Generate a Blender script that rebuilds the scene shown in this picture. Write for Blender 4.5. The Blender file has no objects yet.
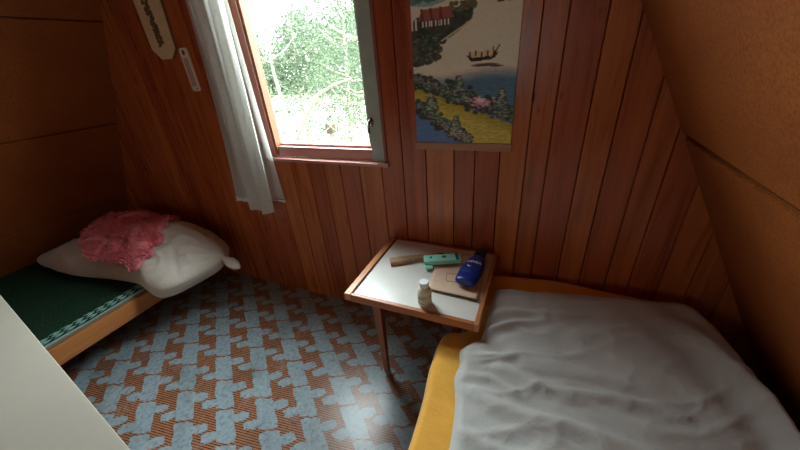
import bpy, bmesh, math, random
from mathutils import Vector, Matrix, noise

PI = math.pi
S = bpy.context.scene
COL = S.collection
RNG = random.Random(7)

# ------------------------------------------------------------------ helpers
def lin(r, g, b):
    def f(c):
        c /= 255.0
        return c / 12.92 if c <= 0.04045 else ((c + 0.055) / 1.055) ** 2.4
    return (f(r), f(g), f(b), 1.0)

class MB:
    """collects geometry for ONE mesh object"""
    def __init__(self):
        self.v, self.f, self.a, self.cur = [], [], [], 0.0
    def add(self, vs, fs):
        b = len(self.v)
        self.v += [tuple(p) for p in vs]
        self.f += [tuple(b + i for i in q) for q in fs]
        self.a += [self.cur] * len(fs)
        return self
    def box(self, x0, x1, y0, y1, z0, z1, ch=0.0, M=None):
        bm = bmesh.new()
        bmesh.ops.create_cube(bm, size=1.0)
        for q in bm.verts:
            q.co = Vector(((x0 + x1) / 2 + q.co.x * (x1 - x0), (y0 + y1) / 2 + q.co.y * (y1 - y0), (z0 + z1) / 2 + q.co.z * (z1 - z0)))
        if ch > 0:
            bmesh.ops.bevel(bm, geom=bm.edges[:] , offset=ch, segments=2, affect='EDGES', profile=0.6)
        return self.bm(bm, M)
    def bm(self, bm, M=None):
        bm.verts.index_update()
        vs = [(M @ q.co) if M else q.co.copy() for q in bm.verts]
        fs = [[q.index for q in f.verts] for f in bm.faces]
        bm.free()
        return self.add(vs, fs)
    def tube(self, pts, rad, n=8, cap=True):
        """pts list of Vector, rad scalar or list"""
        pts = [Vector(p) for p in pts]
        m = len(pts)
        rad = rad if isinstance(rad, (list, tuple)) else [rad] * m
        vs, fs = [], []
        up = Vector((0, 0, 1))
        t0 = (pts[1] - pts[0]).normalized()
        u = t0.cross(up)
        if u.length < 1e-3:
            u = t0.cross(Vector((1, 0, 0)))
        u.normalize()
        for i in range(m):
            t = (pts[min(i + 1, m - 1)] - pts[max(i - 1, 0)]).normalized()
            u = (u - t * u.dot(t)).normalized()
            w = t.cross(u)
            for k in range(n):
                a = 2 * PI * k / n
                vs.append(pts[i] + (u * math.cos(a) + w * math.sin(a)) * rad[i])
        for i in range(m - 1):
            for k in range(n):
                k2 = (k + 1) % n
                fs.append((i * n + k, i * n + k2, (i + 1) * n + k2, (i + 1) * n + k))
        if cap:
            fs.append(tuple(range(n))[::-1])
            fs.append(tuple((m - 1) * n + k for k in range(n)))
        return self.add(vs, fs)
    def lathe(self, prof, n=24, sx=1.0, sy=1.0, M=None):
        """prof list of (r, z)"""
        vs, fs = [], []
        for r, z in prof:
            for k in range(n):
                a = 2 * PI * k / n
                p = Vector((r * math.cos(a) * sx, r * math.sin(a) * sy, z))
                vs.append(M @ p if M else p)
        for i in range(len(prof) - 1):
            for k in range(n):
                k2 = (k + 1) % n
                fs.append((i * n + k, i * n + k2, (i + 1) * n + k2, (i + 1) * n + k))
        fs.append(tuple(range(n))[::-1])
        fs.append(tuple((len(prof) - 1) * n + k for k in range(n)))
        return self.add(vs, fs)
    def prism(self, poly, z0, z1, M=None):
        """poly of (x, y), extruded z0..z1"""
        n = len(poly)
        vs = [Vector((x, y, z0)) for x, y in poly] + [Vector((x, y, z1)) for x, y in poly]
        fs = [tuple(range(n))[::-1], tuple(range(n, 2 * n))]
        fs += [(i, (i + 1) % n, n + (i + 1) % n, n + i) for i in range(n)]
        if M:
            vs = [M @ p for p in vs]
        return self.add(vs, fs)
    def build(self, name, mat=None, parent=None, smooth=False, origin=None, attr=False):
        me = bpy.data.meshes.new(name)
        o0 = Vector(origin) if origin else Vector((0, 0, 0))
        me.from_pydata([tuple(Vector(p) - o0) for p in self.v], [], self.f)
        me.validate()
        bm = bmesh.new(); bm.from_mesh(me)
        bmesh.ops.recalc_face_normals(bm, faces=bm.faces[:])
        bm.to_mesh(me); bm.free()
        if attr:
            at = me.attributes.new('tone', 'FLOAT', 'FACE')
            for i in range(len(me.polygons)):
                at.data[i].value = self.a[i]
        if mat:
            me.materials.append(mat)
        if smooth:
            for p in me.polygons:
                p.use_smooth = True
            if smooth == 'auto':
                try:
                    me.set_sharp_from_angle(angle=math.radians(38))
                except Exception:
                    pass
        o = bpy.data.objects.new(name, me)
        o.location = o0
        COL.objects.link(o)
        if parent is not None:
            o.parent = parent
            o.location = o0 - Vector(parent.location)
        return o

def tag(o, label=None, cat=None, group=None, kind=None):
    if label: o['label'] = label
    if cat: o['category'] = cat
    if group: o['group'] = group
    if kind: o['kind'] = kind
    return o

def thing(name, label, cat, loc=(0, 0, 0), group=None, kind=None):
    o = bpy.data.objects.new(name, None)
    o.empty_display_size = 0.1
    o.location = loc
    COL.objects.link(o)
    return tag(o, label, cat, group, kind)

def smooth_loop(pts, n):
    """closed Catmull-Rom through pts, resampled evenly to n points"""
    m = len(pts); out = []
    for i in range(m):
        p0, p1, p2, p3 = (Vector(pts[(i + k - 1) % m]) for k in range(4))
        for s in range(24):
            t = s / 24
            out.append(0.5 * ((2 * p1) + (p2 - p0) * t + (2 * p0 - 5 * p1 + 4 * p2 - p3) * t * t + (3 * p1 - p0 - 3 * p2 + p3) * t ** 3))
    L = [0.0]
    for i in range(len(out)):
        L.append(L[-1] + (out[(i + 1) % len(out)] - out[i]).length)
    res, j = [], 0
    for k in range(n):
        d = L[-1] * k / n
        while L[j + 1] < d: j += 1
        t = (d - L[j]) / max(1e-9, L[j + 1] - L[j])
        res.append(out[j].lerp(out[(j + 1) % len(out)], t))
    return res

def sstep(a, b, x):
    t = min(1.0, max(0.0, (x - a) / (b - a)))
    return t * t * (3 - 2 * t)

def seg_dist(p, pts):
    best = 1e9; tt = 0; n = len(pts) - 1
    for i in range(n):
        a, b = Vector(pts[i]), Vector(pts[i + 1])
        ab = b - a
        t = min(1, max(0, (p - a).dot(ab) / ab.length_squared))
        d = (p - a - ab * t).length
        if d < best: best = d; tt = (i + t) / n
    return best, tt

def soft_slab(outline, n, rings, zb, top, bottom_rings=6, power=0.42, centre=None, zside=None):
    """closed cushion-like body over a star-shaped plan outline. top(x,y,s)->z on the upper side, zb(x,y)->underside"""
    loop = smooth_loop(outline, n)
    c = Vector(centre) if centre else sum((Vector(p) for p in loop), Vector((0, 0))) / n
    vs, fs = [], []
    svals = [1 - (k / rings) ** 1.5 for k in range(rings)]       # 1 .. near 0, dense at the rim
    for s in svals:
        for p in loop:
            q = c + (p - c) * s
            vs.append(Vector((q.x, q.y, top(q.x, q.y, s))))
    for i in range(len(svals) - 1):
        for k in range(n):
            k2 = (k + 1) % n
            fs.append((i * n + k, i * n + k2, (i + 1) * n + k2, (i + 1) * n + k))
    vs.append(Vector((c.x, c.y, top(c.x, c.y, 0)))); ct = len(vs) - 1
    for k in range(n):
        fs.append(((rings - 1) * n + k, (rings - 1) * n + (k + 1) % n, ct))
    prev = [k for k in range(n)]
    for j in range(1, bottom_rings + 1):
        s = 1 - 0.8 * (j / bottom_rings) ** 1.5
        b = len(vs)
        for p in loop:
            q = c + (p - c) * s
            vs.append(Vector((q.x, q.y, zb(q.x, q.y, s))))
        for k in range(n):
            k2 = (k + 1) % n
            fs.append((prev[k2], prev[k], b + k, b + k2))
        prev = [b + k for k in range(n)]
    vs.append(Vector((c.x, c.y, zb(c.x, c.y, 0)))); cb = len(vs) - 1
    for k in range(n):
        fs.append((prev[(k + 1) % n], prev[k], cb))
    mb = MB(); mb.add(vs, fs)
    return mb

# ------------------------------------------------------------------ materials
class NT:
    def __init__(self, name):
        self.m = bpy.data.materials.new(name); self.m.use_nodes = True
        self.n = self.m.node_tree.nodes; self.l = self.m.node_tree.links
        self.n.clear()
        self.out = self.n.new('ShaderNodeOutputMaterial')
    def node(self, t, **kw):
        q = self.n.new(t)
        for k, v in kw.items(): setattr(q, k, v)
        return q
    def set(self, sock, v):
        if isinstance(v, bpy.types.NodeSocket): self.l.new(v, sock)
        else:
            try: sock.default_value = v
            except Exception: sock.default_value = v[:3]
    def m_(self, op, a, b=0.0, c=0.0, clamp=False):
        q = self.node('ShaderNodeMath', operation=op, use_clamp=clamp)
        for i, v in enumerate((a, b, c)): self.set(q.inputs[i], v)
        return q.outputs[0]
    def mix(self, f, a, b, bt='MIX'):
        q = self.node('ShaderNodeMix', data_type='RGBA', blend_type=bt)
        self.set(q.inputs[0], f); self.set(q.inputs[6], a); self.set(q.inputs[7], b)
        return q.outputs[2]
    def ramp(self, f, stops):
        q = self.node('ShaderNodeValToRGB')
        e = q.color_ramp.elements
        while len(e) < len(stops): e.new(0.5)
        for i, (p, c) in enumerate(stops):
            e[i].position = p; e[i].color = c
        self.set(q.inputs[0], f)
        return q.outputs[0]
    def coords(self, scale=(1, 1, 1), rot=(0, 0, 0), kind='Object'):
        t = self.node('ShaderNodeTexCoord'); mp = self.node('ShaderNodeMapping')
        self.l.new(t.outputs[kind], mp.inputs[0])
        mp.inputs['Scale'].default_value = scale; mp.inputs['Rotation'].default_value = rot
        return mp.outputs[0]
    def noise(self, vec, scale, detail=3, rough=0.55, dist=0.0):
        q = self.node('ShaderNodeTexNoise')
        self.set(q.inputs['Vector'], vec); q.inputs['Scale'].default_value = scale
        q.inputs['Detail'].default_value = detail; q.inputs['Roughness'].default_value = rough
        q.inputs['Distortion'].default_value = dist
        return q.outputs['Fac']
    def attr(self, name):
        q = self.node('ShaderNodeAttribute', attribute_name=name)
        return q
    def bsdf(self, color, rough=0.5, bump=None, bstr=0.2, bdist=0.01, spec=0.5, **kw):
        q = self.node('ShaderNodeBsdfPrincipled')
        self.set(q.inputs['Base Color'], color); self.set(q.inputs['Roughness'], rough)
        self.set(q.inputs['Specular IOR Level'], spec)
        for k, v in kw.items(): self.set(q.inputs[k.replace('_', ' ')], v)
        if bump is not None:
            b = self.node('ShaderNodeBump'); b.inputs['Strength'].default_value = bstr; b.inputs['Distance'].default_value = bdist
            self.set(b.inputs['Height'], bump); self.l.new(b.outputs[0], q.inputs['Normal'])
        return q.outputs[0]
    def done(self, sh):
        self.l.new(sh, self.out.inputs[0]); return self.m

def wood(name, c1, c2, axis='Z', rough=0.4, scale=1.0, tone=False, knots=False, spec=0.5):
    t = NT(name)
    sc = {'X': (0.05, 1, 1), 'Y': (1, 0.05, 1), 'Z': (1, 1, 0.05)}[axis]
    v = t.coords(sc)
    if tone:
        a = t.attr('tone').outputs['Fac']
        add = t.node('ShaderNodeVectorMath', operation='ADD')
        t.l.new(v, add.inputs[0])
        cm = t.node('ShaderNodeCombineXYZ')
        t.l.new(t.m_('MULTIPLY', a, 17.3), cm.inputs[0]); t.l.new(t.m_('MULTIPLY', a, 5.1), cm.inputs[2])
        t.l.new(cm.outputs[0], add.inputs[1]); v = add.outputs[0]
    g = t.noise(v, 38 * scale, 4, 0.6, 0.6)
    g2 = t.noise(v, 9 * scale, 2, 0.5, 1.2)
    f = t.m_('ADD', t.m_('MULTIPLY', g, 0.55), t.m_('MULTIPLY', g2, 0.45))
    col = t.ramp(f, [(0.3, c1), (0.7, c2)])
    if tone:
        hs = t.node('ShaderNodeHueSaturation')
        t.l.new(col, hs.inputs['Color'])
        t.l.new(t.m_('ADD', t.m_('MULTIPLY', a, 0.34), 0.83), hs.inputs['Value'])
        t.l.new(t.m_('ADD', t.m_('MULTIPLY', a, 0.014), 0.493), hs.inputs['Hue'])
        col = hs.outputs[0]
    if knots:
        vo = t.node('ShaderNodeTexVoronoi'); vo.inputs['Scale'].default_value = 5.5
        t.set(vo.inputs['Vector'], t.coords((1.6, 0.2, 0.55)))
        k = t.ramp(vo.outputs['Distance'], [(0.045, (1, 1, 1, 1)), (0.085, (0, 0, 0, 1))])
        col = t.mix(t.m_('MULTIPLY', k, 0.75), col, (c1[0] * 0.3, c1[1] * 0.25, c1[2] * 0.25, 1))
    r = t.m_('ADD', t.m_('MULTIPLY', g, 0.2), rough - 0.1)
    return t.done(t.bsdf(col, r, g, 0.12, 0.004, spec))

def plain(name, col, rough=0.5, var=0.12, nscale=30, bump=0.1, spec=0.5, **kw):
    t = NT(name)
    n = t.noise(t.coords(), nscale, 4)
    dark = tuple(c * (1 - var) for c in col[:3]) + (1,)
    lite = tuple(min(1, c * (1 + var)) for c in col[:3]) + (1,)
    return t.done(t.bsdf(t.ramp(n, [(0.3, dark), (0.7, lite)]), rough, n, bump, 0.003, spec, **kw))

def fabric(name, col, weave=900, var=0.1, big=6, sheen=0.3, rough=0.95, bump=0.25):
    t = NT(name)
    v = t.coords()
    n = t.noise(v, big, 5, 0.6); w = t.noise(v, weave, 1)
    f = t.m_('ADD', t.m_('MULTIPLY', n, 0.75), t.m_('MULTIPLY', w, 0.25))
    dark = tuple(c * (1 - var) for c in col[:3]) + (1,)
    lite = tuple(min(1, c * (1 + var)) for c in col[:3]) + (1,)
    h = t.m_('ADD', t.noise(v, 22, 4, 0.65), t.m_('MULTIPLY', w, 0.08))
    return t.done(t.bsdf(t.ramp(f, [(0.35, dark), (0.65, lite)]), rough, h, bump, 0.02, 0.15, Sheen_Weight=sheen))

M = {}
M['plank'] = wood('varnished_plank', lin(140, 64, 32), lin(194, 104, 56), 'Z', 0.29, 1.0, True, True, 0.5)
M['trim_red'] = wood('red_trim_wood', lin(128, 72, 58), lin(160, 94, 78), 'Z', 0.4)
M['sash'] = wood('sash_wood', lin(120, 66, 38), lin(152, 92, 56), 'Z', 0.45)
M['sash_grey'] = plain('grey_green_hazed_sash', lin(172, 184, 172), 0.45, 0.10, 14, 0.15)  # stile tone carries the backlight and haze of the window
M['sill'] = wood('sill_wood', lin(176, 122, 112), lin(206, 154, 144), 'X', 0.35)  # lightened so the colour holds the highlight on the lit sill edge
M['oak'] = wood('table_wood', lin(140, 78, 42), lin(184, 112, 66), 'X', 0.35)
M['oak_z'] = wood('table_leg_wood', lin(128, 68, 40), lin(168, 98, 60), 'Z', 0.35)
M['oak_y'] = wood('table_rail_wood', lin(172, 106, 64), lin(216, 152, 102), 'Y', 0.35)  # lighter than the other table wood: window reflection put into the colour
M['pine'] = wood('bed_pine', lin(158, 96, 48), lin(200, 134, 74), 'Y', 0.5)
M['darkwood'] = wood('bed_board', lin(70, 42, 28), lin(98, 62, 42), 'Y', 0.6)
M['stick'] = wood('grained_stick_wood', lin(110, 80, 56), lin(190, 150, 112), 'X', 0.55, 1.6)
M['rail_wood'] = wood('picture_rod_wood', lin(150, 104, 78), lin(184, 134, 100), 'X', 0.5)
M['laminate'] = plain('white_laminate', lin(218, 218, 212), 0.28, 0.03, 12, 0.01)
M['white_paint'] = plain('white_paint', lin(160, 155, 143), 0.45, 0.04, 7, 0.05)
M['duvet'] = fabric('grey_white_cotton', lin(184, 185, 182), 700, 0.06, 5)
M['sack'] = fabric('white_cotton', lin(206, 198, 188), 700, 0.07, 7)
M['yellow'] = fabric('yellow_cotton', lin(226, 168, 70), 700, 0.08, 8)
M['pink'] = fabric('pink_pile', lin(228, 122, 130), 400, 0.2, 14, 0.5)
M['navy'] = plain('navy_plastic', lin(22, 46, 128), 0.28, 0.08, 20, 0.02)
M['navy_cap'] = plain('dark_navy_plastic', lin(14, 22, 62), 0.3, 0.08, 20, 0.02)
M['print_white'] = plain('white_print', lin(222, 226, 236), 0.4, 0.02)
M['print_gold'] = plain('pale_gold_print', lin(226, 214, 150), 0.4, 0.02)
M['print_blue'] = plain('light_blue_print', lin(70, 120, 196), 0.4, 0.02)
M['cream'] = plain('cream_plastic', lin(222, 220, 194), 0.35, 0.06, 60, 0.03)
M['cap_white'] = plain('white_cap_plastic', lin(232, 236, 238), 0.35, 0.02)
M['label_tan'] = plain('tan_label_paper', lin(210, 204, 172), 0.6, 0.2, 220, 0.02)
M['label_print'] = plain('label_print', lin(104, 96, 78), 0.6, 0.2, 220, 0.02)
M['mint'] = plain('mint_card', lin(150, 232, 212), 0.45, 0.08, 40, 0.05)
M['mint_print'] = plain('dark_teal_print', lin(20, 104, 98), 0.45, 0.08, 40, 0.02)
M['card'] = plain('beige_card', lin(222, 192, 166), 0.6, 0.06, 30, 0.05)
M['card_print'] = plain('brown_print_line', lin(160, 122, 96), 0.6, 0.05)
M['card_shade'] = plain('grey_card_shade', lin(140, 136, 118), 0.7, 0.06)  # grey for the shade below the folder cover
M['plaque'] = plain('pale_plaque_wood', lin(228, 204, 162), 0.5, 0.1, 18, 0.1)
M['plaque_edge'] = plain('plaque_gilt', lin(122, 92, 48), 0.45, 0.2, 60, 0.3)
M['plaque_relief'] = plain('carved_bronze_tone', lin(112, 82, 40), 0.4, 0.3, 90, 0.5)
M['therm'] = plain('pale_wood_strip', lin(232, 216, 202), 0.5, 0.05, 30)
M['therm_scale'] = plain('pinkish_scale', lin(190, 158, 148), 0.5, 0.12, 160)
M['therm_mark'] = plain('dark_mark', lin(70, 58, 50), 0.5, 0.05)
M['metal'] = plain('dull_zinc', lin(120, 120, 112), 0.35, 0.1, 30, 0.02, 0.5, Metallic=0.85)
M['dark'] = plain('dark_gap', lin(38, 24, 18), 0.9, 0.1)
M['pad'] = fabric('greyish_pad_cloth', lin(118, 110, 96), 500, 0.06, 20)
M['hem_grey'] = fabric('grey_green_hem', lin(150, 166, 154), 500, 0.06, 20)
M['hem'] = fabric('curtain_hem_cloth', lin(226, 228, 222), 500, 0.03, 20)
M['bark'] = plain('pale_bark', lin(168, 160, 146), 0.9, 0.3, 18, 0.5)
M['ground'] = plain('dry_pale_ground', lin(122, 124, 100), 0.95, 0.25, 3, 0.3)

def m_board(name, c1, c2, dark):
    t = NT(name)
    v = t.coords()
    n = t.noise(v, 2.6, 5, 0.6); s = t.noise(v, 150, 2, 0.7); s2 = t.noise(v, 46, 3, 0.7)
    col = t.ramp(n, [(0.3, c1), (0.72, c2)])
    sp = t.ramp(s, [(0.36, (0, 0, 0, 1)), (0.6, (1, 1, 1, 1))])
    col = t.mix(t.m_('MULTIPLY', t.m_('SUBTRACT', 1.0, sp), 0.45), col, dark)
    sp2 = t.ramp(s2, [(0.62, (0, 0, 0, 1)), (0.78, (1, 1, 1, 1))])
    col = t.mix(t.m_('MULTIPLY', sp2, 0.22), col, (c2[0] * 1.25, c2[1] * 1.25, c2[2] * 1.25, 1))
    return t.done(t.bsdf(col, 0.62, s, 0.25, 0.004, 0.35))
M['board'] = m_board('brown_fibreboard', lin(152, 80, 32), lin(178, 100, 42), lin(84, 40, 18))

def m_floor():
    t = NT('patterned_linoleum')
    tc = t.node('ShaderNodeTexCoord'); sx = t.node('ShaderNodeSeparateXYZ')
    # wobble so that the printed outlines look hand cut
    nz = t.node('ShaderNodeTexNoise'); nz.inputs['Scale'].default_value = 26; nz.inputs['Detail'].default_value = 1
    t.l.new(tc.outputs['Object'], nz.inputs['Vector'])
    vm = t.node('ShaderNodeVectorMath', operation='MULTIPLY_ADD')
    t.l.new(nz.outputs['Color'], vm.inputs[0]); vm.inputs[1].default_value = (0.022, 0.022, 0); t.l.new(tc.outputs['Object'], vm.inputs[2])
    t.l.new(vm.outputs[0], sx.inputs[0])
    X = t.m_('ADD', sx.outputs[0], 1.510); Y = t.m_('ADD', sx.outputs[1], -0.455)
    # lattice: a = (-.146, .119), b = (.146, .119)
    p = t.m_('DIVIDE', X, 0.292); q = t.m_('DIVIDE', Y, 0.238)
    u = t.m_('SUBTRACT', q, p); v = t.m_('ADD', q, p)
    iu = t.m_('FLOOR', t.m_('ADD', u, 0.5)); iv = t.m_('FLOOR', t.m_('ADD', v, 0.5))
    fu = t.m_('SUBTRACT', u, iu); fv = t.m_('SUBTRACT', v, iv)
    def within(x, a, b): return t.m_('MULTIPLY', t.m_('GREATER_THAN', x, a), t.m_('LESS_THAN', x, b))
    def rect(u0, u1, v0, v1): return t.m_('MULTIPLY', within(fu, u0, u1), within(fv, v0, v1))
    sh = t.m_('ADD', fu, t.m_('MULTIPLY', fv, 0.32))
    blue = t.m_('MULTIPLY', within(sh, -0.475, 0.475), within(fv, -0.225, 0.225))
    for r in [(0.03, 0.25, 0.15, 0.30), (0.0, 0.27, 0.28, 0.51), (0.03, 0.22, -0.51, -0.42), (-0.31, -0.09, -0.30, -0.15), (-0.33, -0.06, -0.51, -0.28), (-0.28, -0.09, 0.42, 0.51)]:
        blue = t.m_('MAXIMUM', blue, rect(*r))
    sw = t.m_('ADD', t.m_('MULTIPLY', sx.outputs[1], 1.0), t.m_('MULTIPLY', sx.outputs[0], -0.14))
    so = t.node('ShaderNodeSeparateXYZ'); t.l.new(tc.outputs['Object'], so.inputs[0])
    sw = t.m_('ADD', so.outputs[1], t.m_('MULTIPLY', so.outputs[0], -0.14))
    st = t.m_('FRACT', t.m_('DIVIDE', sw, 0.0105))
    st = t.m_('LESS_THAN', st, 0.56)
    n = t.noise(tc.outputs['Object'], 7, 5, 0.65); n2 = t.noise(tc.outputs['Object'], 55, 4, 0.7)
    orange = t.mix(st, lin(60, 46, 42), lin(168, 112, 80))
    bl = t.ramp(n2, [(0.3, lin(122, 140, 150)), (0.7, lin(154, 170, 178))])
    col = t.mix(blue, orange, bl)
    # thin dark printed contour is approximated by wear: worn pale patches and grime
    wear = t.ramp(t.m_('ADD', t.m_('MULTIPLY', n, 0.6), t.m_('MULTIPLY', n2, 0.4)), [(0.54, (0, 0, 0, 1)), (0.66, (1, 1, 1, 1))])
    col = t.mix(t.m_('MULTIPLY', wear, 0.30), col, lin(176, 182, 184))
    grime = t.ramp(t.noise(tc.outputs['Object'], 3.1, 6, 0.7), [(0.5, (0, 0, 0, 1)), (0.75, (1, 1, 1, 1))])
    col = t.mix(t.m_('MULTIPLY', grime, 0.6), col, lin(78, 70, 62))
    rough = t.m_('ADD', t.m_('MULTIPLY', n2, 0.24), 0.17)
    return t.done(t.bsdf(col, rough, n2, 0.12, 0.003, 0.5))
M['floor'] = m_floor()

def m_glass():
    t = NT('window_glass')
    tr = t.node('ShaderNodeBsdfTransparent'); tr.inputs[0].default_value = (0.97, 0.985, 0.975, 1)
    gl = t.node('ShaderNodeBsdfGlossy'); gl.inputs['Roughness'].default_value = 0.02
    fr = t.node('ShaderNodeFresnel'); ge = t.node('ShaderNodeNewGeometry')
    t.l.new(t.m_('SUBTRACT', 1.25, t.m_('MULTIPLY', ge.outputs['Backfacing'], 0.45)), fr.inputs[0])      # same reflectance on both faces
    mx = t.node('ShaderNodeMixShader')
    t.l.new(fr.outputs[0], mx.inputs[0]); t.l.new(tr.outputs[0], mx.inputs[1]); t.l.new(gl.outputs[0], mx.inputs[2])
    return t.done(mx.outputs[0])
M['glass'] = m_glass()

def m_curtain():
    t = NT('sheer_white_cotton')
    v = t.coords(); n = t.noise(v, 60, 3); 
    vo = t.node('ShaderNodeTexVoronoi'); vo.inputs['Scale'].default_value = 26; t.set(vo.inputs['Vector'], v)
    e = t.ramp(vo.outputs['Distance'], [(0.12, (1, 1, 1, 1)), (0.2, (0, 0, 0, 1))])
    col = t.mix(t.m_('MULTIPLY', e, 0.25), t.ramp(n, [(0.3, lin(238, 241, 236)), (0.7, lin(248, 250, 246))]), lin(190, 200, 196))
    d = t.node('ShaderNodeBsdfDiffuse'); t.l.new(col, d.inputs[0])
    tl = t.node('ShaderNodeBsdfTranslucent'); t.l.new(col, tl.inputs[0])
    tr = t.node('ShaderNodeBsdfTransparent')
    m1 = t.node('ShaderNodeMixShader'); m1.inputs[0].default_value = 0.55
    t.l.new(d.outputs[0], m1.inputs[1]); t.l.new(tl.outputs[0], m1.inputs[2])
    m2 = t.node('ShaderNodeMixShader'); m2.inputs[0].default_value = 0.14
    t.l.new(m1.outputs[0], m2.inputs[1]); t.l.new(tr.outputs[0], m2.inputs[2])
    return t.done(m2.outputs[0])
M['curtain'] = m_curtain()

def m_leaf(name, c1, c2):
    t = NT(name)
    a = t.attr('tone').outputs['Fac']
    col = t.ramp(a, [(0.0, c1), (1.0, c2)])
    d = t.node('ShaderNodeBsdfDiffuse'); t.l.new(col, d.inputs[0])
    tl = t.node('ShaderNodeBsdfTranslucent'); t.l.new(col, tl.inputs[0])
    m1 = t.node('ShaderNodeMixShader'); m1.inputs[0].default_value = 0.5
    t.l.new(d.outputs[0], m1.inputs[1]); t.l.new(tl.outputs[0], m1.inputs[2])
    return t.done(m1.outputs[0])
M['leaf'] = m_leaf('leaf_green', lin(64, 78, 62), lin(116, 130, 108))

def m_paint():
    t = NT('painted_canvas')
    c = t.attr('paint').outputs['Color']
    n = t.noise(t.coords(), 120, 3)
    return t.done(t.bsdf(c, 0.55, n, 0.2, 0.003, 0.3))
M['canvas'] = m_paint()

def m_blanket():
    t = NT('dark_green_woven_blanket')
    tc = t.node('ShaderNodeTexCoord'); s = t.node('ShaderNodeSeparateXYZ'); t.l.new(tc.outputs['Object'], s.inputs[0])
    w = t.noise(tc.outputs['Object'], 160, 2, 0.7); b = t.noise(tc.outputs['Object'], 9, 4)
    rib = t.m_('SINE', t.m_('MULTIPLY', s.outputs[1], 520.0))
    col = t.ramp(w, [(0.3, lin(20, 42, 30)), (0.55, lin(36, 66, 50)), (0.8, lin(74, 98, 76))])
    return t.done(t.bsdf(col, 0.95, t.m_('ADD', w, t.m_('MULTIPLY', rib, 0.2)), 0.6, 0.006, 0.1))
M['blanket'] = m_blanket()

def m_border():
    t = NT('chain_pattern_border')
    tc = t.node('ShaderNodeTexCoord'); s = t.node('ShaderNodeSeparateXYZ'); t.l.new(tc.outputs['Object'], s.inputs[0])
    y = t.m_('DIVIDE', s.outputs[1], 0.052)
    x = t.m_('DIVIDE', t.m_('ADD', s.outputs[0], 2.290), 0.034)     # 0..2 over the two chain rows
    fx = t.m_('FRACT', x)
    tri = t.m_('ABSOLUTE', t.m_('SUBTRACT', t.m_('MULTIPLY', fx, 2.0), 1.0))
    ph = t.m_('FRACT', t.m_('ADD', y, t.m_('MULTIPLY', tri, 0.55)))
    lite = t.m_('LESS_THAN', ph, 0.60)
    edge = t.m_('LESS_THAN', t.m_('ABSOLUTE', t.m_('SUBTRACT', fx, 0.5)), 0.44)
    lite = t.m_('MULTIPLY', lite, edge)
    n = t.noise(tc.outputs['Object'], 140, 2)
    col = t.mix(lite, lin(26, 56, 58), t.ramp(n, [(0.3, lin(112, 166, 152)), (0.7, lin(158, 198, 182))]))
    return t.done(t.bsdf(col, 0.9, n, 0.5, 0.005, 0.1))
M['border'] = m_border()

# ------------------------------------------------------------------ room dimensions
D = 1.41                       # inner face of the window gable
YB = -2.40                     # inner face of the gable behind the camera
HC = 2.62                      # ceiling
xl = lambda z: -3.67 + 0.606 * z
xr = lambda z: 1.09 - 0.53 * z
WX0, WX1, WZ0, WZ1 = -1.10, -0.25, 1.15, 1.95      # unseen window added in the opposite gable
OX0, OX1, OZ0, OZ1 = -1.475, -0.70, 1.035, 2.40

def gable(name, yin, sign, opening, grooves, seed):
    """planked gable wall; sign=+1: the room lies at smaller y"""
    r = random.Random(seed)
    mb = MB(); x0w, x1w = xl(0), xr(0)
    xs = sorted(grooves)
    ox0, ox1, oz0, oz1 = opening
    th, dp, chx = 0.022, 0.006, 0.0035
    def ztop(x): return max(0.0, min(HC + 0.01, ((x - xl(0)) / 0.606 if x < -1.1 else (xr(0) - x) / 0.53) + 0.016))
    def piece(a, b, zl, zh, ca, cb):
        """zl const, zh function"""
        ya, yd, yo = yin, yin + sign * dp, yin + sign * th
        a1 = a + (chx if ca else 0); b1 = b - (chx if cb else 0)
        a0 = a + (0.0012 if ca else 0); b0 = b - (0.0012 if cb else 0)
        prof = [(a0, yo), (a0, yd), (a1, ya), (b1, ya), (b0, yd), (b0, yo)]
        n = len(prof)
        vs = [(x, y, zl) for x, y in prof] + [(x, y, max(zl + 0.001, zh(x))) for x, y in prof]
        fs = [tuple(range(n)), tuple(range(2 * n - 1, n - 1, -1))] + [(i, (i + 1) % n, n + (i + 1) % n, n + i) for i in range(n)]
        mb.add(vs, fs)
    for a, b in zip(xs[:-1], xs[1:]):
        mb.cur = r.random()
        cuts = sorted({a, b} | {x for x in (ox0, ox1) if a < x < b})
        for p, q in zip(cuts[:-1], cuts[1:]):
            ca, cb = p == a, q == b
            if p >= ox0 - 1e-6 and q <= ox1 + 1e-6:
                piece(p, q, 0.0, lambda x: min(oz0, ztop(x)), ca, cb)
                piece(p, q, oz1, ztop, ca, cb)
            else:
                piece(p, q, 0.0, ztop, ca, cb)
    # dark sheathing right behind the planks (seen only in the grooves)
    y0, y1 = sorted((yin + sign * 0.0225, yin + sign * 0.05))
    mb.cur = 0.0
    def sheath(poly):
        n = len(poly)
        mb.add([(x, y0, z) for x, z in poly] + [(x, y1, z) for x, z in poly],
               [tuple(range(n)), tuple(range(2 * n - 1, n - 1, -1))] + [(i, (i + 1) % n, n + (i + 1) % n, n + i) for i in range(n)])
    sheath([(x0w - .04, 0), (ox0, 0), (ox0, HC), (xl(HC) - .04, HC)])
    sheath([(ox1, 0), (x1w + .04, 0), (xr(HC) + .04, HC), (ox1, HC)])
    sheath([(ox0, 0), (ox1, 0), (ox1, oz0), (ox0, oz0)])
    sheath([(ox0, oz1), (ox1, oz1), (ox1, HC), (ox0, HC)])
    return tag(mb.build(name, M['plank'], attr=True), kind='structure')

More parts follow.
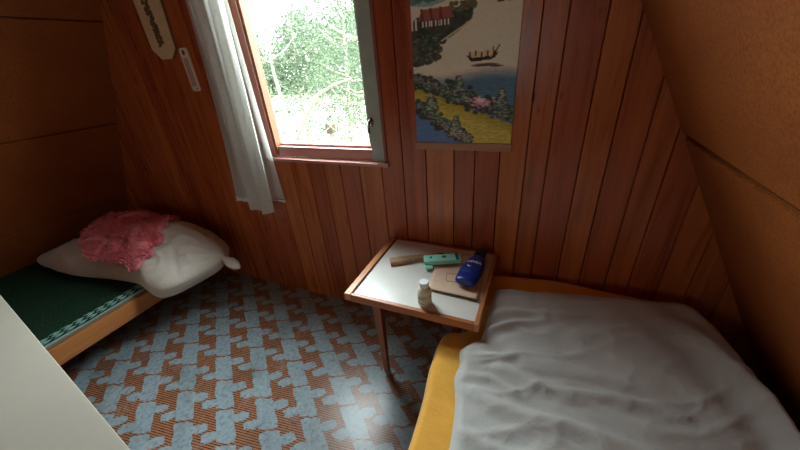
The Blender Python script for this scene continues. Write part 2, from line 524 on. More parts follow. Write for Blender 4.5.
gv = [-3.67, -3.56, -3.45, -3.335, -3.22, -3.105, -2.99, -2.875, -2.76, -2.645, -2.53, -2.415, -2.30, -2.19, -2.075, -1.96, -1.845, -1.73,
      -1.61, -1.475, -1.345, -1.22, -1.11, -1.0, -0.878, -0.741, -0.619, -0.496, -0.357, -0.261, -0.153, -0.045, 0.039, 0.157, 0.252, 0.356, 0.444,
      0.55, 0.65, 0.76, 0.87, 0.98, 1.09]
gable('wall_back', D, 1, (OX0, OX1, OZ0, OZ1), gv, 5)
gable('wall_front', YB, -1, (WX0, WX1, WZ0, WZ1), [-3.67 + 4.76 * k / 40 for k in range(41)], 9)

# floor, ceiling
fb = MB(); fb.box(xl(0) - 0.05, xr(0) + 0.05, YB - 0.1, D + 0.1, -0.12, 0.0)
tag(fb.build('floor', M['floor']), kind='structure')
cb = MB(); cb.box(xl(HC) - 0.03, xr(HC) + 0.03, YB - 0.1, D + 0.1, HC, HC + 0.04)
tag(cb.build('ceiling', M['board']), kind='structure')

def slope(name, fx, seams, sign, gap):
    """sloped fibreboard wall, boards separated by open horizontal seams over a dark back layer"""
    k = fx(1) - fx(0)
    nrm = Vector((1, 0, -k)).normalized() * sign           # pointing out of the room
    mb = MB()
    zs = [0.0] + seams + [HC + 0.02]
    ysp = [YB - 0.1, -1.25, D + 0.05]
    for a, b in zip(zs[:-1], zs[1:]):
        za = a + (gap / 2 if a > 0 else 0); zb_ = b - (gap / 2 if b < HC else 0)
        for ya, yb in zip(ysp[:-1], ysp[1:]):
            bm = bmesh.new()
            pts = []
            for zz in (za, zb_):
                for yy in (ya + 0.002, yb - 0.002):
                    p = Vector((fx(zz), yy, zz)); pts += [p, p + nrm * 0.014]
            V = [bm.verts.new(p) for p in pts]
            for q in ((0, 2, 6, 4), (1, 3, 7, 5), (0, 1, 3, 2), (4, 5, 7, 6), (0, 1, 5, 4), (2, 3, 7, 6)):
                bm.faces.new([V[i] for i in q])
            bmesh.ops.recalc_face_normals(bm, faces=bm.faces[:])
            bmesh.ops.bevel(bm, geom=bm.edges[:], offset=0.003, segments=2, affect='EDGES')
            mb.bm(bm)
    o = tag(mb.build(name, M['board']), kind='structure')
    back = MB()
    v = []
    for off in (0.0142, 0.09):
        for yy in (YB - 0.1, D + 0.1):
            for zz in (-0.0, HC + 0.06):
                v.append(Vector((fx(zz), yy, zz)) + nrm * off)
    back.add(v, [(0, 1, 3, 2), (4, 5, 7, 6), (0, 1, 5, 4), (2, 3, 7, 6), (0, 2, 6, 4), (1, 3, 7, 5)])
    back.build('sheathing', M['dark'], o)
slope('wall_left', xl, [0.62, 1.230, 1.833, 2.43], -1, 0.007)
slope('wall_right', xr, [1.188, 2.38], 1, 0.018)

# ------------------------------------------------------------------ window_1 (structure)
w1 = thing('window_1', 'wooden casement window with clear glass and grey green stile', 'window', (-1.09, D, OZ0), kind='structure')
f = MB()
f.box(OX0, OX0 + 0.038, D - 0.008, D + 0.065, OZ0, OZ1, 0.003)
f.box(OX1 - 0.016, OX1, D - 0.008, D + 0.065, OZ0, OZ1, 0.003)
f.box(OX0 + 0.038, OX1 - 0.016, D - 0.008, D + 0.065, OZ1 - 0.04, OZ1, 0.003)
f.build('window_frame', M['trim_red'], w1)
g = MB(); g.box(OX0 + 0.0385, OX0 + 0.052, D + 0.002, D + 0.05, OZ0 + 0.03, OZ1 - 0.0405, 0.002)
g.build('sash_stile', M['sash'], w1)
g = MB(); g.box(-0.790, OX1 - 0.0165, D + 0.004, D + 0.05, OZ0 + 0.001, OZ1 - 0.0405, 0.004)
g.box(-0.805, -0.7905, D + 0.02, D + 0.05, OZ0 + 0.075, OZ1 - 0.0405, 0.003)
g.build('sash_stile', M['sash_grey'], w1)
g = MB(); g.box(OX0 + 0.0525, -0.7905, D + 0.012, D + 0.055, OZ0 + 0.005, 1.095, 0.004)
g.box(OX0 + 0.0525, -0.8055, D + 0.04, D + 0.06, 1.0955, 1.108, 0.002)
g.build('sash_rail', M['sill'], w1)
g = MB(); g.box(OX0 + 0.0525, -0.7905, D + 0.012, D + 0.055, OZ1 - 0.09, OZ1 - 0.041, 0.004)
g.build('sash_rail', M['sash'], w1)
g = MB(); g.box(OX0 + 0.052, -0.8055, D + 0.046, D + 0.050, 1.108, OZ1 - 0.09)
g.build('pane', M['glass'], w1)
g = MB(); g.box(OX0 - 0.02, OX1 + 0.012, D - 0.030, D + 0.06, OZ0 - 0.018, OZ0 - 0.0005, 0.004)
g.build('window_sill', M['sill'], w1)
g = MB(); g.box(OX0 + 0.04, OX1 - 0.02, D + 0.061, D + 0.17, OZ0 + 0.03, OZ0 + 0.052, 0.004)
g.build('outer_sill', M['white_paint'], w1)
h = MB()
h.lathe([(0.0001, 0), (0.011, 0.001), (0.012, 0.004), (0.0001, 0.006)], 16, 1, 2.0, Matrix.Translation((-0.772, D + 0.004, 1.235)) @ Matrix.Rotation(PI / 2, 4, 'X'))
h.tube([(-0.772, D + 0.002, 1.245), (-0.772, D - 0.014, 1.245), (-0.775, D - 0.020, 1.235), (-0.780, D - 0.020, 1.20), (-0.779, D - 0.018, 1.185)], [0.005, 0.005, 0.0055, 0.0065, 0.005], 8)
h.build('handle', M['metal'], w1, smooth=True)

# added_window_2 behind the camera, out of view, added to let in rear daylight
w2 = thing('added_window_2', 'unseen small wooden window added in the gable opposite for rear light', 'window', ((WX0 + WX1) / 2, YB, WZ0), kind='structure')
f = MB()
f.box(WX0, WX0 + .05, YB - 0.11, YB + 0.01, WZ0, WZ1, 0.003); f.box(WX1 - .05, WX1, YB - 0.11, YB + 0.01, WZ0, WZ1, 0.003)
f.box(WX0 + .05, WX1 - .05, YB - 0.11, YB + 0.01, WZ1 - .05, WZ1, 0.003); f.box(WX0 + .05, WX1 - .05, YB - 0.11, YB + 0.01, WZ0, WZ0 + .05, 0.003)
f.build('window_frame', M['trim_red'], w2)
g = MB(); g.box(WX0 + .05, WX1 - .05, YB - 0.052, YB - 0.048, WZ0 + .05, WZ1 - .05)
g.build('pane', M['glass'], w2)

# ------------------------------------------------------------------ curtain
cu = thing('curtain', 'white sheer curtain gathered at the left side of the window', 'curtain', (-1.60, D - 0.05, 2.48))
def sheet(name, top0, top1, bot0, bot1, zt, zb0, zb1, yc, amp, folds, mat, ph=0.0, nx=90, nz=60, flare=1.0, rnd=0.0):
    vs, fs = [], []
    for j in range(nz + 1):
        t = j / nz
        for i in range(nx + 1):
            s = i / nx
            e = t ** flare
            xa = top0 + (bot0 - top0) * e; xb = top1 + (bot1 - top1) * e
            zb_ = zb0 + (zb1 - zb0) * s - rnd * math.sin(PI * s)
            z = zt + (zb_ - zt) * t
            a = amp * (0.55 + 0.45 * t)
            y = yc + a * math.sin(2 * PI * folds * s + ph + 0.7 * math.sin(2.3 * t + ph)) + 0.3 * a * math.sin(2 * PI * folds * 2.3 * s + 1.1 + 2 * t)
            vs.append((xa + (xb - xa) * s, y, z))
    w = nx + 1
    for j in range(nz):
        for i in range(nx):
            fs.append((j * w + i, j * w + i + 1, (j + 1) * w + i + 1, (j + 1) * w + i))
    mb = MB(); mb.add(vs, fs)
    o = mb.build(name, mat, cu, smooth=True)
    return o
sheet('back_fold', -1.745, -1.46, -1.885, -1.425, 2.48, 0.715, 0.775, D - 0.030, 0.010, 2.6, M['curtain'], 0.4, flare=2.2)
sheet('drape', -1.66, -1.40, -1.735, -1.50, 2.48, 0.735, 0.690, D - 0.080, 0.018, 2.3, M['curtain'], 1.9, flare=1.4, rnd=0.03)
sheet('hem', -1.880, -1.428, -1.886, -1.424, 0.752, 0.712, 0.772, D - 0.030, 0.0095, 2.6, M['hem'], 0.4, nz=6)
for ch in cu.children:
    if ch.name.startswith('hem'): ch.location.y -= 0.0035
rod = MB(); rod.tube([(-1.85, D - 0.052, 2.50), (-0.55, D - 0.052, 2.50)], 0.009, 12)
for x in (-1.80, -0.60):
    rod.tube([(x, D - 0.052, 2.50), (x, D - 0.001, 2.50)], 0.006, 8)
tag(rod.build('curtain_rod', M['metal'], smooth='auto'), 'thin metal curtain rod fixed above the window', 'curtain rod')

# ------------------------------------------------------------------ wall things
pq = thing('wall_plaque', 'elongated eight sided pale wooden plaque with carved dark relief', 'plaque', (-2.09, D, 1.75))
poly = [(-2.180, 1.91), (-2.180, 1.654), (-2.118, 1.594), (-2.030, 1.594), (-1.972, 1.642), (-1.955, 1.88), (-2.03, 1.96), (-2.115, 1.96)]
cx = sum(p[0] for p in poly) / 8; cz = sum(p[1] for p in poly) / 8
MT = Matrix(((1, 0, 0, 0), (0, 0, -1, D), (0, 1, 0, 0), (0, 0, 0, 1)))       # (x, z, depth) -> wall
m = MB(); m.prism(poly, 0.001, 0.012, MT); m.build('edge_board', M['plaque_edge'], pq)
m = MB(); m.prism([(cx + (x - cx) * 0.955, cz + (z - cz) * 0.97) for x, z in poly], 0.0121, 0.017, MT); m.build('face_board', M['plaque'], pq)
rr = random.Random(3); m = MB()
pts = [(-2.085, 1.890), (-2.080, 1.84), (-2.076, 1.80), (-2.078, 1.77), (-2.072, 1.735), (-2.074, 1.71), (-2.068, 1.69), (-2.072, 1.664)]
for i in range(len(pts) - 1):
    a, b = Vector(pts[i]), Vector(pts[i + 1])
    for k in range(11):
        q = a.lerp(b, k / 11) + Vector((rr.uniform(-.020, .020), rr.uniform(-.010, .010)))
        rad = rr.uniform(0.006, 0.012)
        m.lathe([(rad, 0.0165), (rad * 0.9, 0.021), (rad * 0.5, 0.0245), (0.0006, 0.026)], 8, 1, rr.uniform(.6, 1.1), MT @ Matrix.Translation((q.x, q.y, 0)) @ Matrix.Rotation(rr.uniform(0, 3), 4, 'Z'))
m.build('relief', M['plaque_relief'], pq, smooth=True)

th = thing('wall_thermometer', 'narrow pale wooden thermometer strip hanging between plaque and curtain', 'thermometer', (-1.925, D, 1.53))
def rrect(x0, x1, z0, z1, r, n=5):
    out = []
    for cx_, cz_, a0 in ((x1 - r, z1 - r, 0), (x0 + r, z1 - r, PI / 2), (x0 + r, z0 + r, PI), (x1 - r, z0 + r, 1.5 * PI)):
        for k in range(n + 1):
            a = a0 + PI / 2 * k / n
            out.append((cx_ + r * math.cos(a), cz_ + r * math.sin(a)))
    return out
m = MB(); m.prism(rrect(-1.958, -1.893, 1.418, 1.646, 0.016), 0.001, 0.009, MT); m.build('backing_strip', M['therm'], th)
m = MB(); m.prism(rrect(-1.945, -1.906, 1.445, 1.595, 0.006), 0.0091, 0.0105, MT); m.build('scale_face', M['therm_scale'], th)
m = MB(); m.prism([(-1.9255 + 0.011 * math.cos(a * PI / 8), 1.622 + 0.014 * math.sin(a * PI / 8)) for a in range(16)], 0.0091, 0.0100, MT); m.build('hanging_hole', M['therm_mark'], th)
m = MB(); m.prism([(-1.912 + 0.005 * math.cos(a * PI / 6), 1.431 + 0.005 * math.sin(a * PI / 6)) for a in range(12)], 0.0091, 0.0105, MT); m.build('nail', M['therm_mark'], th)

# painting: one canvas, the pigment is a colour attribute
pt = thing('painting', 'unframed lake landscape painting with thatched houses and small boat', 'painting', (-0.32, D, 1.15))
PX0, PX1, PZ0, PZ1 = -0.533, -0.112, 1.148, 1.90
def paint_all(W=150, H=270):
    import numpy as np
    r = np.random.default_rng(4)
    vmin = 1 - (PZ1 - PZ0) / 0.532                # v=0 at z=1.68, v=1 at the lower edge
    U, V = np.meshgrid(np.linspace(0, 1, W), np.linspace(vmin, 1, H))
    C = np.zeros((H, W, 3))
    def c(*q): return np.array(q, float)
    nz = r.normal(0, 1, (H, W))
    for _ in range(2): nz = (nz + np.roll(nz, 1, 1) + np.roll(nz, -1, 1) + np.roll(nz, 2, 1)) / 2.6
    water = c(212, 194, 172); C[:] = water
    C += (nz * 6)[..., None]
    sky = V < 0.0 + 0.02 * np.sin(U * 9)
    sk = np.clip((0.02 - V) / 0.25, 0, 1)[..., None]
    C = np.where(sky[..., None], (1 - sk) * c(120, 150, 156) + sk * c(206, 200, 180), C)
    # blue water to the right, under the boat
    b = np.clip((V - (0.44 + 0.02 * np.sin(U * 6))) / 0.10, 0, 1)[..., None]
    C = C * (1 - b) + b * (c(70, 102, 124) + (nz * 5)[..., None])
    # lane of yellow green grass, then the second pond
    lane = V > 0.55 + 0.30 * U
    C = np.where(lane[..., None], c(172, 156, 72) + (nz * 9)[..., None] - 30 * np.clip((0.1 - (V - .55 - .3 * U)) / .1, 0, 1)[..., None], C)
    pond = V > 0.74 + 0.44 * U
    C = np.where(pond[..., None], c(74, 104, 146) + (nz * 5)[..., None], C)
    def dab(u, v, ru, rv, col, soft=0.5, a=1.0):
        d = ((U - u) / ru) ** 2 + ((V - v) / rv) ** 2
        m = np.clip((1.0 - d) / soft, 0, 1)[..., None] * a
        C[:] = C * (1 - m) + m * col
    def tri(pts, col):
        P = np.array(pts); m = np.ones_like(U, bool); n = len(P); s = None
        area = sum(P[i][0] * P[(i + 1) % n][1] - P[(i + 1) % n][0] * P[i][1] for i in range(n))
        for i in range(n):
            x0, y0 = P[i]; x1, y1 = P[(i + 1) % n]
            cr = (x1 - x0) * (V - y0) - (y1 - y0) * (U - x0)
            m &= (cr >= 0) if area > 0 else (cr <= 0)
        C[m] = col
    # dark wooded shore, upper left
    dk = c(52, 58, 48)
    for _ in range(420):
        t = r.random(); u = t * 0.56
        up = 0.10 - 0.10 * u; lo = 0.42 - 0.55 * u
        if u < 0.28: lo = 0.40 - 0.12 * u
        v = up + (lo - up) * r.random()
        dab(u, v, 0.04, 0.022, dk + r.normal(0, 9, 3), 0.6)
    for _ in range(120):
        u = r.random() * 0.3; v = 0.2 + r.random() * 0.18
        dab(u, v, 0.016, 0.008, c(92, 104, 90) + r.normal(0, 12, 3), 0.7, 0.5)
    for _ in range(90):
        dab(r.random() * 0.32, -0.02 - r.random() * 0.25, 0.05, 0.03, c(78, 106, 96) + r.normal(0, 12, 3), 0.7)
    for _ in range(50):
        dab(0.38 + r.random() * 0.24, 0.02 + r.random() * 0.05, 0.02, 0.012, c(84, 88, 60) + r.normal(0, 10, 3), 0.7)
    for k in range(40):                                       # pale shore line
        t = k / 39; dab(0.30 + 0.26 * t, 0.245 - 0.10 * t, 0.012, 0.005, c(190, 176, 150), 0.6)
    # houses with thatched roofs
    for (u, w) in ((0.13, 0.10), (0.22, 0.10), (0.31, 0.11)):
        tri([(u - 0.02, 0.035), (u + w - 0.05, 0.035), (u + w, 0.105), (u - 0.06, 0.105)], c(134, 74, 66))
        tri([(u - 0.03, 0.105), (u + w - 0.02, 0.105), (u + w - 0.02, 0.140), (u - 0.03, 0.140)], c(70, 54, 50))
        for j in range(3):
            tri([(u - 0.02 + j * 0.035, 0.11), (u - 0.006 + j * 0.035, 0.11), (u - 0.006 + j * 0.035, 0.145), (u - 0.02 + j * 0.035, 0.145)], c(212, 204, 192))
        tri([(u - 0.035, 0.03), (u - 0.015, 0.03), (u + 0.005, 0.105), (u - 0.03, 0.105)], c(92, 52, 48))
    for u in (0.0, 0.04): tri([(u, 0.09), (u + 0.018, 0.09), (u + 0.018, 0.16), (u, 0.16)], c(200, 190, 176))
    # far sails at the top right
    for u in (0.80, 0.88):
        tri([(u, 0.035), (u + 0.01, -0.07), (u + 0.05, 0.035)], c(214, 190, 120)); dab(u + 0.02, 0.045, 0.035, 0.009, c(70, 54, 36))
    # rowing boat with people
    dab(0.71, 0.425, 0.14, 0.012, c(84, 62, 54)); dab(0.82, 0.437, 0.07, 0.007, c(84, 62, 54))
    tri([(0.53, 0.352), (0.585, 0.398), (0.61, 0.398), (0.61, 0.372)], c(44, 32, 26)); tri([(0.605, 0.372), (0.605, 0.399), (0.77, 0.392), (0.77, 0.368)], c(44, 32, 26)); tri([(0.765, 0.368), (0.765, 0.392), (0.80, 0.380), (0.83, 0.342)], c(44, 32, 26))
    for k in range(9):
        u = 0.57 + k * 0.027; dab(u, 0.352 + 0.006 * math.sin(k * 2), 0.013, 0.024, c(190, 168, 96) if k % 2 else c(96, 74, 44), 0.6)
    tri([(0.77, 0.37), (0.83, 0.30), (0.838, 0.303), (0.79, 0.375)], c(60, 44, 30)); dab(0.78, 0.325, 0.012, 0.02, c(150, 120, 70))
    # hedgerow across the middle and the one below it
    def hedge(u0, v0, u1, v1, th, n, hi):
        for _ in range(n):
            t = r.random(); v = v0 + (v1 - v0) * t + r.normal(0, th * 0.5)
            dab(u0 + (u1 - u0) * t + r.normal(0, .01), v, 0.035, 0.020, c(48, 54, 50) + r.normal(0, 9, 3), 0.6)
        for _ in range(int(n * 1.5)):
            t = r.random(); v = v0 + (v1 - v0) * t - th * 0.2 + r.normal(0, th * 0.5)
            dab(u0 + (u1 - u0) * t, v, 0.014, 0.006, hi + r.normal(0, 16, 3), 0.8, 0.45)
    hedge(0.0, 0.50, 1.0, 0.78, 0.055, 330, c(138, 148, 138))
    hedge(0.02, 0.70, 0.60, 0.99, 0.055, 240, c(134, 148, 132))
    def pine(u, v0, v1, w):
        for k in range(90):
            t = r.random() ** 0.7; v = v0 + (v1 - v0) * t
            dab(u + r.uniform(-1, 1) * w * t, v + r.normal(0, .006), 0.03, 0.012, c(58, 68, 60) + r.normal(0, 9, 3), 0.6)
        for k in range(60):
            t = r.random() ** 0.8; v = v0 + (v1 - v0) * t
            dab(u + r.uniform(-1, 1) * w * t * 0.9, v - 0.004, 0.022, 0.005, c(146, 156, 142) + r.normal(0, 22, 3), 0.8, 0.65)
    pine(0.88, 0.60, 0.80, 0.11); pine(0.47, 0.49, 0.68, 0.10); pine(0.44, 0.79, 0.95, 0.09); pine(0.18, 0.62, 0.74, 0.08)
    for _ in range(40): dab(0.68 + r.normal(0, .05), 0.685 + r.normal(0, .018), 0.02, 0.009, c(196, 132, 150) + r.normal(0, 14, 3), 0.7)
    for _ in range(14): dab(0.69 + r.normal(0, .03), 0.665 + r.normal(0, .008), 0.018, 0.008, c(214, 206, 204), 0.7)
    for _ in range(60):
        t = r.random(); dab(0.25 + 0.38 * t, 0.86 + 0.12 * t + r.normal(0, .02), 0.014, 0.006, c(176, 136, 132) + r.normal(0, 14, 3), 0.8, 0.7)
    C = np.clip(C * 1.22 + 12, 6, 248) / 255.0
    C = np.where(C <= 0.04045, C / 12.92, ((C + 0.055) / 1.055) ** 2.4)
    vs = []; fs = []
    for j in range(H):
        for i in range(W):
            u = i / (W - 1); z = PZ1 + (PZ0 - PZ1) * j / (H - 1)
            bow = 0.003 * math.sin(PI * u)
            vs.append((PX0 + (PX1 - PX0) * u, D - 0.008 - bow, z))
    for j in range(H - 1):
        for i in range(W - 1):
            a = j * W + i; fs.append((a, a + 1, a + W + 1, a + W))
    me = bpy.data.meshes.new('canvas'); me.from_pydata(vs, [], fs)
    at = me.color_attributes.new('paint', 'FLOAT_COLOR', 'POINT')
    flat = np.concatenate([C.reshape(-1, 3), np.ones((W * H, 1))], 1).astype('f').ravel()
    at.data.foreach_set('color', flat)
    me.materials.append(M['canvas'])
    for p in me.polygons: p.use_smooth = True
    o = bpy.data.objects.new('canvas', me); COL.objects.link(o); o.parent = pt; o.location = -Vector(pt.location)
    so = o.modifiers.new('thick', 'SOLIDIFY'); so.thickness = 0.003; so.offset = 0
    return o
paint_all()
m = MB(); m.box(-0.540, -0.106, D - 0.0135, D - 0.0015, 1.112, 1.147, 0.003); m.build('lower_rod', M['rail_wood'], pt)

# ------------------------------------------------------------------ bedside table
TX0, TX1, TY0, TY1, TZ = -0.717, -0.125, 0.880, 1.392, 0.60
tb = thing('bedside_table', 'small wooden table with white laminate top between the beds', 'table', (-0.42, 1.13, 0))
m = MB(); m.box(TX0 + 0.041, TX1 - 0.019, TY0 + 0.019, TY1 - 0.016, TZ - 0.022, TZ - 0.002, 0.001); m.build('tabletop', M['laminate'], tb)
m = MB(); m.box(TX0, TX0 + 0.031, TY0, TY1, TZ - 0.036, TZ + 0.002, 0.003); m.build('side_rail', M['oak_y'], tb)
m = MB(); m.box(TX0 + 0.0315, TX0 + 0.0405, TY0 + 0.018, TY1 - 0.002, TZ - 0.04, TZ - 0.007); m.build('dark_groove_strip', M['darkwood'], tb)
m = MB(); m.box(TX1 - 0.0185, TX1, TY0, TY1, TZ - 0.036, TZ + 0.001, 0.003); m.build('side_rail', M['oak_y'], tb)
m = MB(); m.box(TX0 + 0.0315, TX1 - 0.019, TY0, TY0 + 0.0175, TZ - 0.036, TZ + 0.0005, 0.003); m.build('front_rail', M['oak'], tb)
m = MB(); m.box(TX0 + 0.0415, TX1 - 0.019, TY1 - 0.0155, TY1, TZ - 0.036, TZ + 0.0005, 0.003); m.build('back_rail', M['oak'], tb)
m = MB()
for a in ((-0.63, -0.22, 0.975, 0.993), (-0.63, -0.22, 1.325, 1.343), (-0.63, -0.612, 0.9935, 1.3245), (-0.238, -0.22, 0.9935, 1.3245)):
    m.box(a[0], a[1], a[2], a[3], TZ - 0.085, TZ - 0.0365, 0.002)
m.build('apron', M['oak'], tb)
for lx, ly in ((-0.615, 0.987), (-0.232, 0.987), (-0.615, 1.332), (-0.232, 1.332)):
    m = MB()
    cs = []
    for z, w in ((TZ - 0.0855, 0.021), (0.40, 0.019), (0.06, 0.0125), (0.0, 0.0115)):
        cs.append([(lx - w, ly - w, z), (lx + w, ly - w, z), (lx + w, ly + w, z), (lx - w, ly + w, z)])
    vs = [p for q in cs for p in q]
    fs = [(0, 1, 2, 3), (12, 13, 14, 15)]
    for j in range(3):
        for k in range(4): fs.append((j * 4 + k, j * 4 + (k + 1) % 4, j * 4 + 4 + (k + 1) % 4, j * 4 + 4 + k))
    m.add(vs, fs); m.build('leg', M['oak_z'], tb)

TT = TZ - 0.002        # laminate surface
# beige card
cd = thing('beige_folder', 'flat beige card folder lying under the navy bottle', 'folder', (-0.29, 1.13, TT))
pl4 = [(-0.370, 1.012), (-0.156, 1.004), (-0.166, 1.325), (-0.405, 1.285)]
m = MB(); m.prism(pl4, TT + 0.0005, TT + 0.004); m.build('shade_sheet', M['card_shade'], cd)  # grey sheet stands in for the shadow under the cover's lifted edge
n = 16; vs = []; fs = []
for j in range(n + 1):
    for i in range(n + 1):
        s, t = i / n, j / n
        p = (Vector(pl4[0]).lerp(Vector(pl4[1]), s)).lerp(Vector(pl4[3]).lerp(Vector(pl4[2]), s), t)
        vs.append((p.x, p.y + 0.004, TT + 0.0055 + 0.009 * (1 - t) ** 3 * (0.4 + 0.6 * s)))
for j in range(n):
    for i in range(n):
        a = j * (n + 1) + i; fs.append((a, a + 1, a + n + 2, a + n + 1))
m = MB(); m.add(vs, fs); o = m.build('cover', M['card'], cd, smooth=True)
so = o.modifiers.new('thick', 'SOLIDIFY'); so.thickness = 0.0012; so.offset = 1
def zc(y): return TT + 0.0075 + 0.009 * (1 - min(1, max(0, (y - 1.008) / 0.29))) ** 3 * 0.7
m = MB()
wq = [(-0.322, 1.148), (-0.272, 1.156), (-0.258, 1.098), (-0.308, 1.092)]
for i in range(4):
    a, b = Vector(wq[i]), Vector(wq[(i + 1) % 4])
    m.tube([(a.x, a.y, zc(a.y)), (b.x, b.y, zc(b.y))], 0.0011, 5)
m.build('printed_rectangle', M['card_print'], cd)

# strip of wood
st = thing('wooden_stick', 'short grained wooden stick with dark tip lying on the table', 'stick', (-0.50, 1.21, TT))
a = Vector((-0.612, 1.152)); b = Vector((-0.372, 1.300)); dr = (b - a).normalized(); nn = Vector((-dr.y, dr.x)); LN = (b - a).length
Mst = Matrix(((dr.x, nn.x, 0, a.x), (dr.y, nn.y, 0, a.y), (0, 0, 1, TT), (0, 0, 0, 1)))
def loft(mb, secs, Mx):
    """secs: (x, half width, z0, z1)"""
    vs = []
    for x, w, z0, z1 in secs:
        vs += [(x, -w, z0), (x, w, z0), (x, w, z1 - 0.003), (x, w - 0.004, z1), (x, -w + 0.004, z1), (x, -w, z1 - 0.003)]
    fs = [tuple(range(6)), tuple(range(len(vs) - 6, len(vs)))]
    for j in range(len(secs) - 1):
        for k in range(6): fs.append((j * 6 + k, j * 6 + (k + 1) % 6, j * 6 + 6 + (k + 1) % 6, j * 6 + 6 + k))
    mb.add([Mx @ Vector(p) for p in vs], fs)
m = MB(); loft(m, [(0, 0.024, 0.001, 0.022), (0.05, 0.024, 0.001, 0.023), (0.15, 0.020, 0.001, 0.020), (LN - 0.035, 0.014, 0.001, 0.016)], Mst)
m.build('shaft', M['stick'], st)
m = MB(); loft(m, [(LN - 0.0349, 0.0135, 0.001, 0.0155), (LN - 0.012, 0.011, 0.001, 0.014), (LN, 0.006, 0.001, 0.010)], Mst)
m.build('tip', M['dark'], st)

# mint pack
mp = thing('mint_carton', 'small mint green carton lying between stick and navy bottle', 'carton', (-0.36, 1.21, TT))
a = Vector((-0.447, 1.188)); b = Vector((-0.285, 1.258)); dr = (b - a).normalized(); nn = Vector((-dr.y, dr.x)); LN = (b - a).length
Mmp = Matrix(((dr.x, nn.x, 0, a.x), (dr.y, nn.y, 0, a.y), (0, 0, 1, TT + 0.0155), (0, 0, 0, 1)))
m = MB(); m.box(0, LN, -0.026, 0.030, 0.0, 0.024, 0.003, Mmp); m.build('box_body', M['mint'], mp)
m = MB(); m.prism([(0.0, -0.0265), (0.042, -0.0265), (0.036, -0.052), (0.004, -0.048)], -0.004, 0.006, Mmp); m.build('open_flap', M['mint'], mp)
for x, w in ((0.030, 0.010), (0.088, 0.022)):
    m = MB(); m.box(x, x + w, -0.002, 0.014, 0.0241, 0.0246, 0, Mmp); m.build('printed_mark', M['mint_print'], mp)
m = MB(); m.box(LN - 0.024, LN - 0.008, -0.0262, 0.0302, 0.0241, 0.0245, 0, Mmp); m.build('end_stripe', M['mint_print'], mp)

# navy bottle lying on its flat side, cap towards the wall
nb = thing('lotion_bottle', 'navy blue lotion bottle with white lettering lying on the folder', 'bottle', (-0.20, 1.18, TT))
base = Vector((-0.222, 1.062, TT + 0.0385)); tipv = Vector((-0.192, 1.352, TT + 0.0385))
ax = (tipv - base).normalized(); side = ax.cross(Vector((0, 0, 1))).normalized(); upv = side.cross(ax)
Mnb = Matrix(((side.x, upv.x, ax.x, base.x), (side.y, upv.y, ax.y, base.y), (side.z, upv.z, ax.z, base.z), (0, 0, 0, 1)))
prof = [(0.0004, 0.0), (0.030, 0.001), (0.042, 0.006), (0.047, 0.02), (0.0495, 0.05), (0.0505, 0.09), (0.049, 0.13), (0.044, 0.165), (0.035, 0.195), (0.027, 0.212), (0.0235, 0.222)]
m = MB(); m.lathe(prof, 40, 1.0, 0.46, Mnb); m.build('bottle_body', M['navy'], nb, smooth=True)
m = MB(); m.lathe([(0.0225, 0.2222), (0.0270, 0.2225), (0.0275, 0.228), (0.0262, 0.270), (0.0235, 0.276), (0.0004, 0.277)], 32, 1.0, 0.62, Mnb); m.build('cap', M['navy_cap'], nb, smooth='auto')
def bottle_surf(x, z):
    r = 0.049
    for (r0, z0), (r1, z1) in zip(prof[:-1], prof[1:]):
        if z0 <= z <= z1: r = r0 + (r1 - r0) * (z - z0) / (z1 - z0)
    return 0.46 * math.sqrt(max(0, r * r - x * x)) + 0.0006
def text_mesh(body, size):
    cu_ = bpy.data.curves.new('lettering', 'FONT'); cu_.body = body; cu_.size = size; cu_.align_x = 'CENTER'; cu_.offset = 0.0008 * size / 0.02
    o = bpy.data.objects.new('tmp', cu_); COL.objects.link(o)
    dg = bpy.context.evaluated_depsgraph_get()
    me = bpy.data.meshes.new_from_object(o.evaluated_get(dg))
    bpy.data.objects.remove(o, do_unlink=True)
    return [v.co.copy() for v in me.vertices], [tuple(p.vertices) for p in me.polygons]
tv, tf = text_mesh('NIVEA', 0.024)
m = MB()
m.add([Mnb @ Vector((p.x * 1.0, bottle_surf(p.x, 0.132 + p.y) + 0.0004, 0.132 + p.y)) for p in tv], tf)
m.build('lettering', M['print_white'], nb)
m = MB()
arc = [(-0.024 + 0.022 * k / 8, 0.112 - 0.014 * math.sin(PI * k / 8 * 0.8)) for k in range(9)]
m.tube([Mnb @ Vector((x, bottle_surf(x, z), z)) for x, z in arc], [0.0012 + 0.0035 * math.sin(PI * k / 8) for k in range(9)], 6)
m.build('swoosh', M['print_gold'], nb)
m = MB()
for z, w in ((0.082, 0.016), (0.066, 0.022), (0.058, 0.019)):
    m.tube([Mnb @ Vector((-0.012 + w * (k / 6 - 0.5) * 2, bottle_surf(-0.012 + w * (k / 6 - 0.5) * 2, z), z)) for k in range(7)], 0.0011, 5)
m.build('small_print', M['print_blue'], nb)

# small white bottle standing
wb = thing('pill_bottle', 'small cream bottle with white cap standing on the table edge', 'bottle', (-0.356, 0.935, TT))
Mw = Matrix.Translation((-0.356, 0.935, TT + 0.0003))
m = MB(); m.lathe([(0.0245, 0), (0.0275, 0.002), (0.0285, 0.006), (0.0285, 0.066), (0.0265, 0.074), (0.0225, 0.082), (0.018, 0.086), (0.0175, 0.094)], 32, 1, 1, Mw); m.build('bottle_body', M['cream'], wb, smooth='auto')
m = MB(); m.lathe([(0.0178, 0.0942), (0.0196, 0.0945), (0.0198, 0.098), (0.0198, 0.110), (0.0185, 0.113), (0.0004, 0.1135)], 32, 1, 1, Mw); m.build('cap', M['cap_white'], wb, smooth='auto')
m = MB(); m.lathe([(0.0286, 0.012), (0.0289, 0.0121), (0.0289, 0.060), (0.0286, 0.0601)], 32, 1, 1, Mw); m.build('label', M['label_tan'], wb, smooth=True)
m = MB()
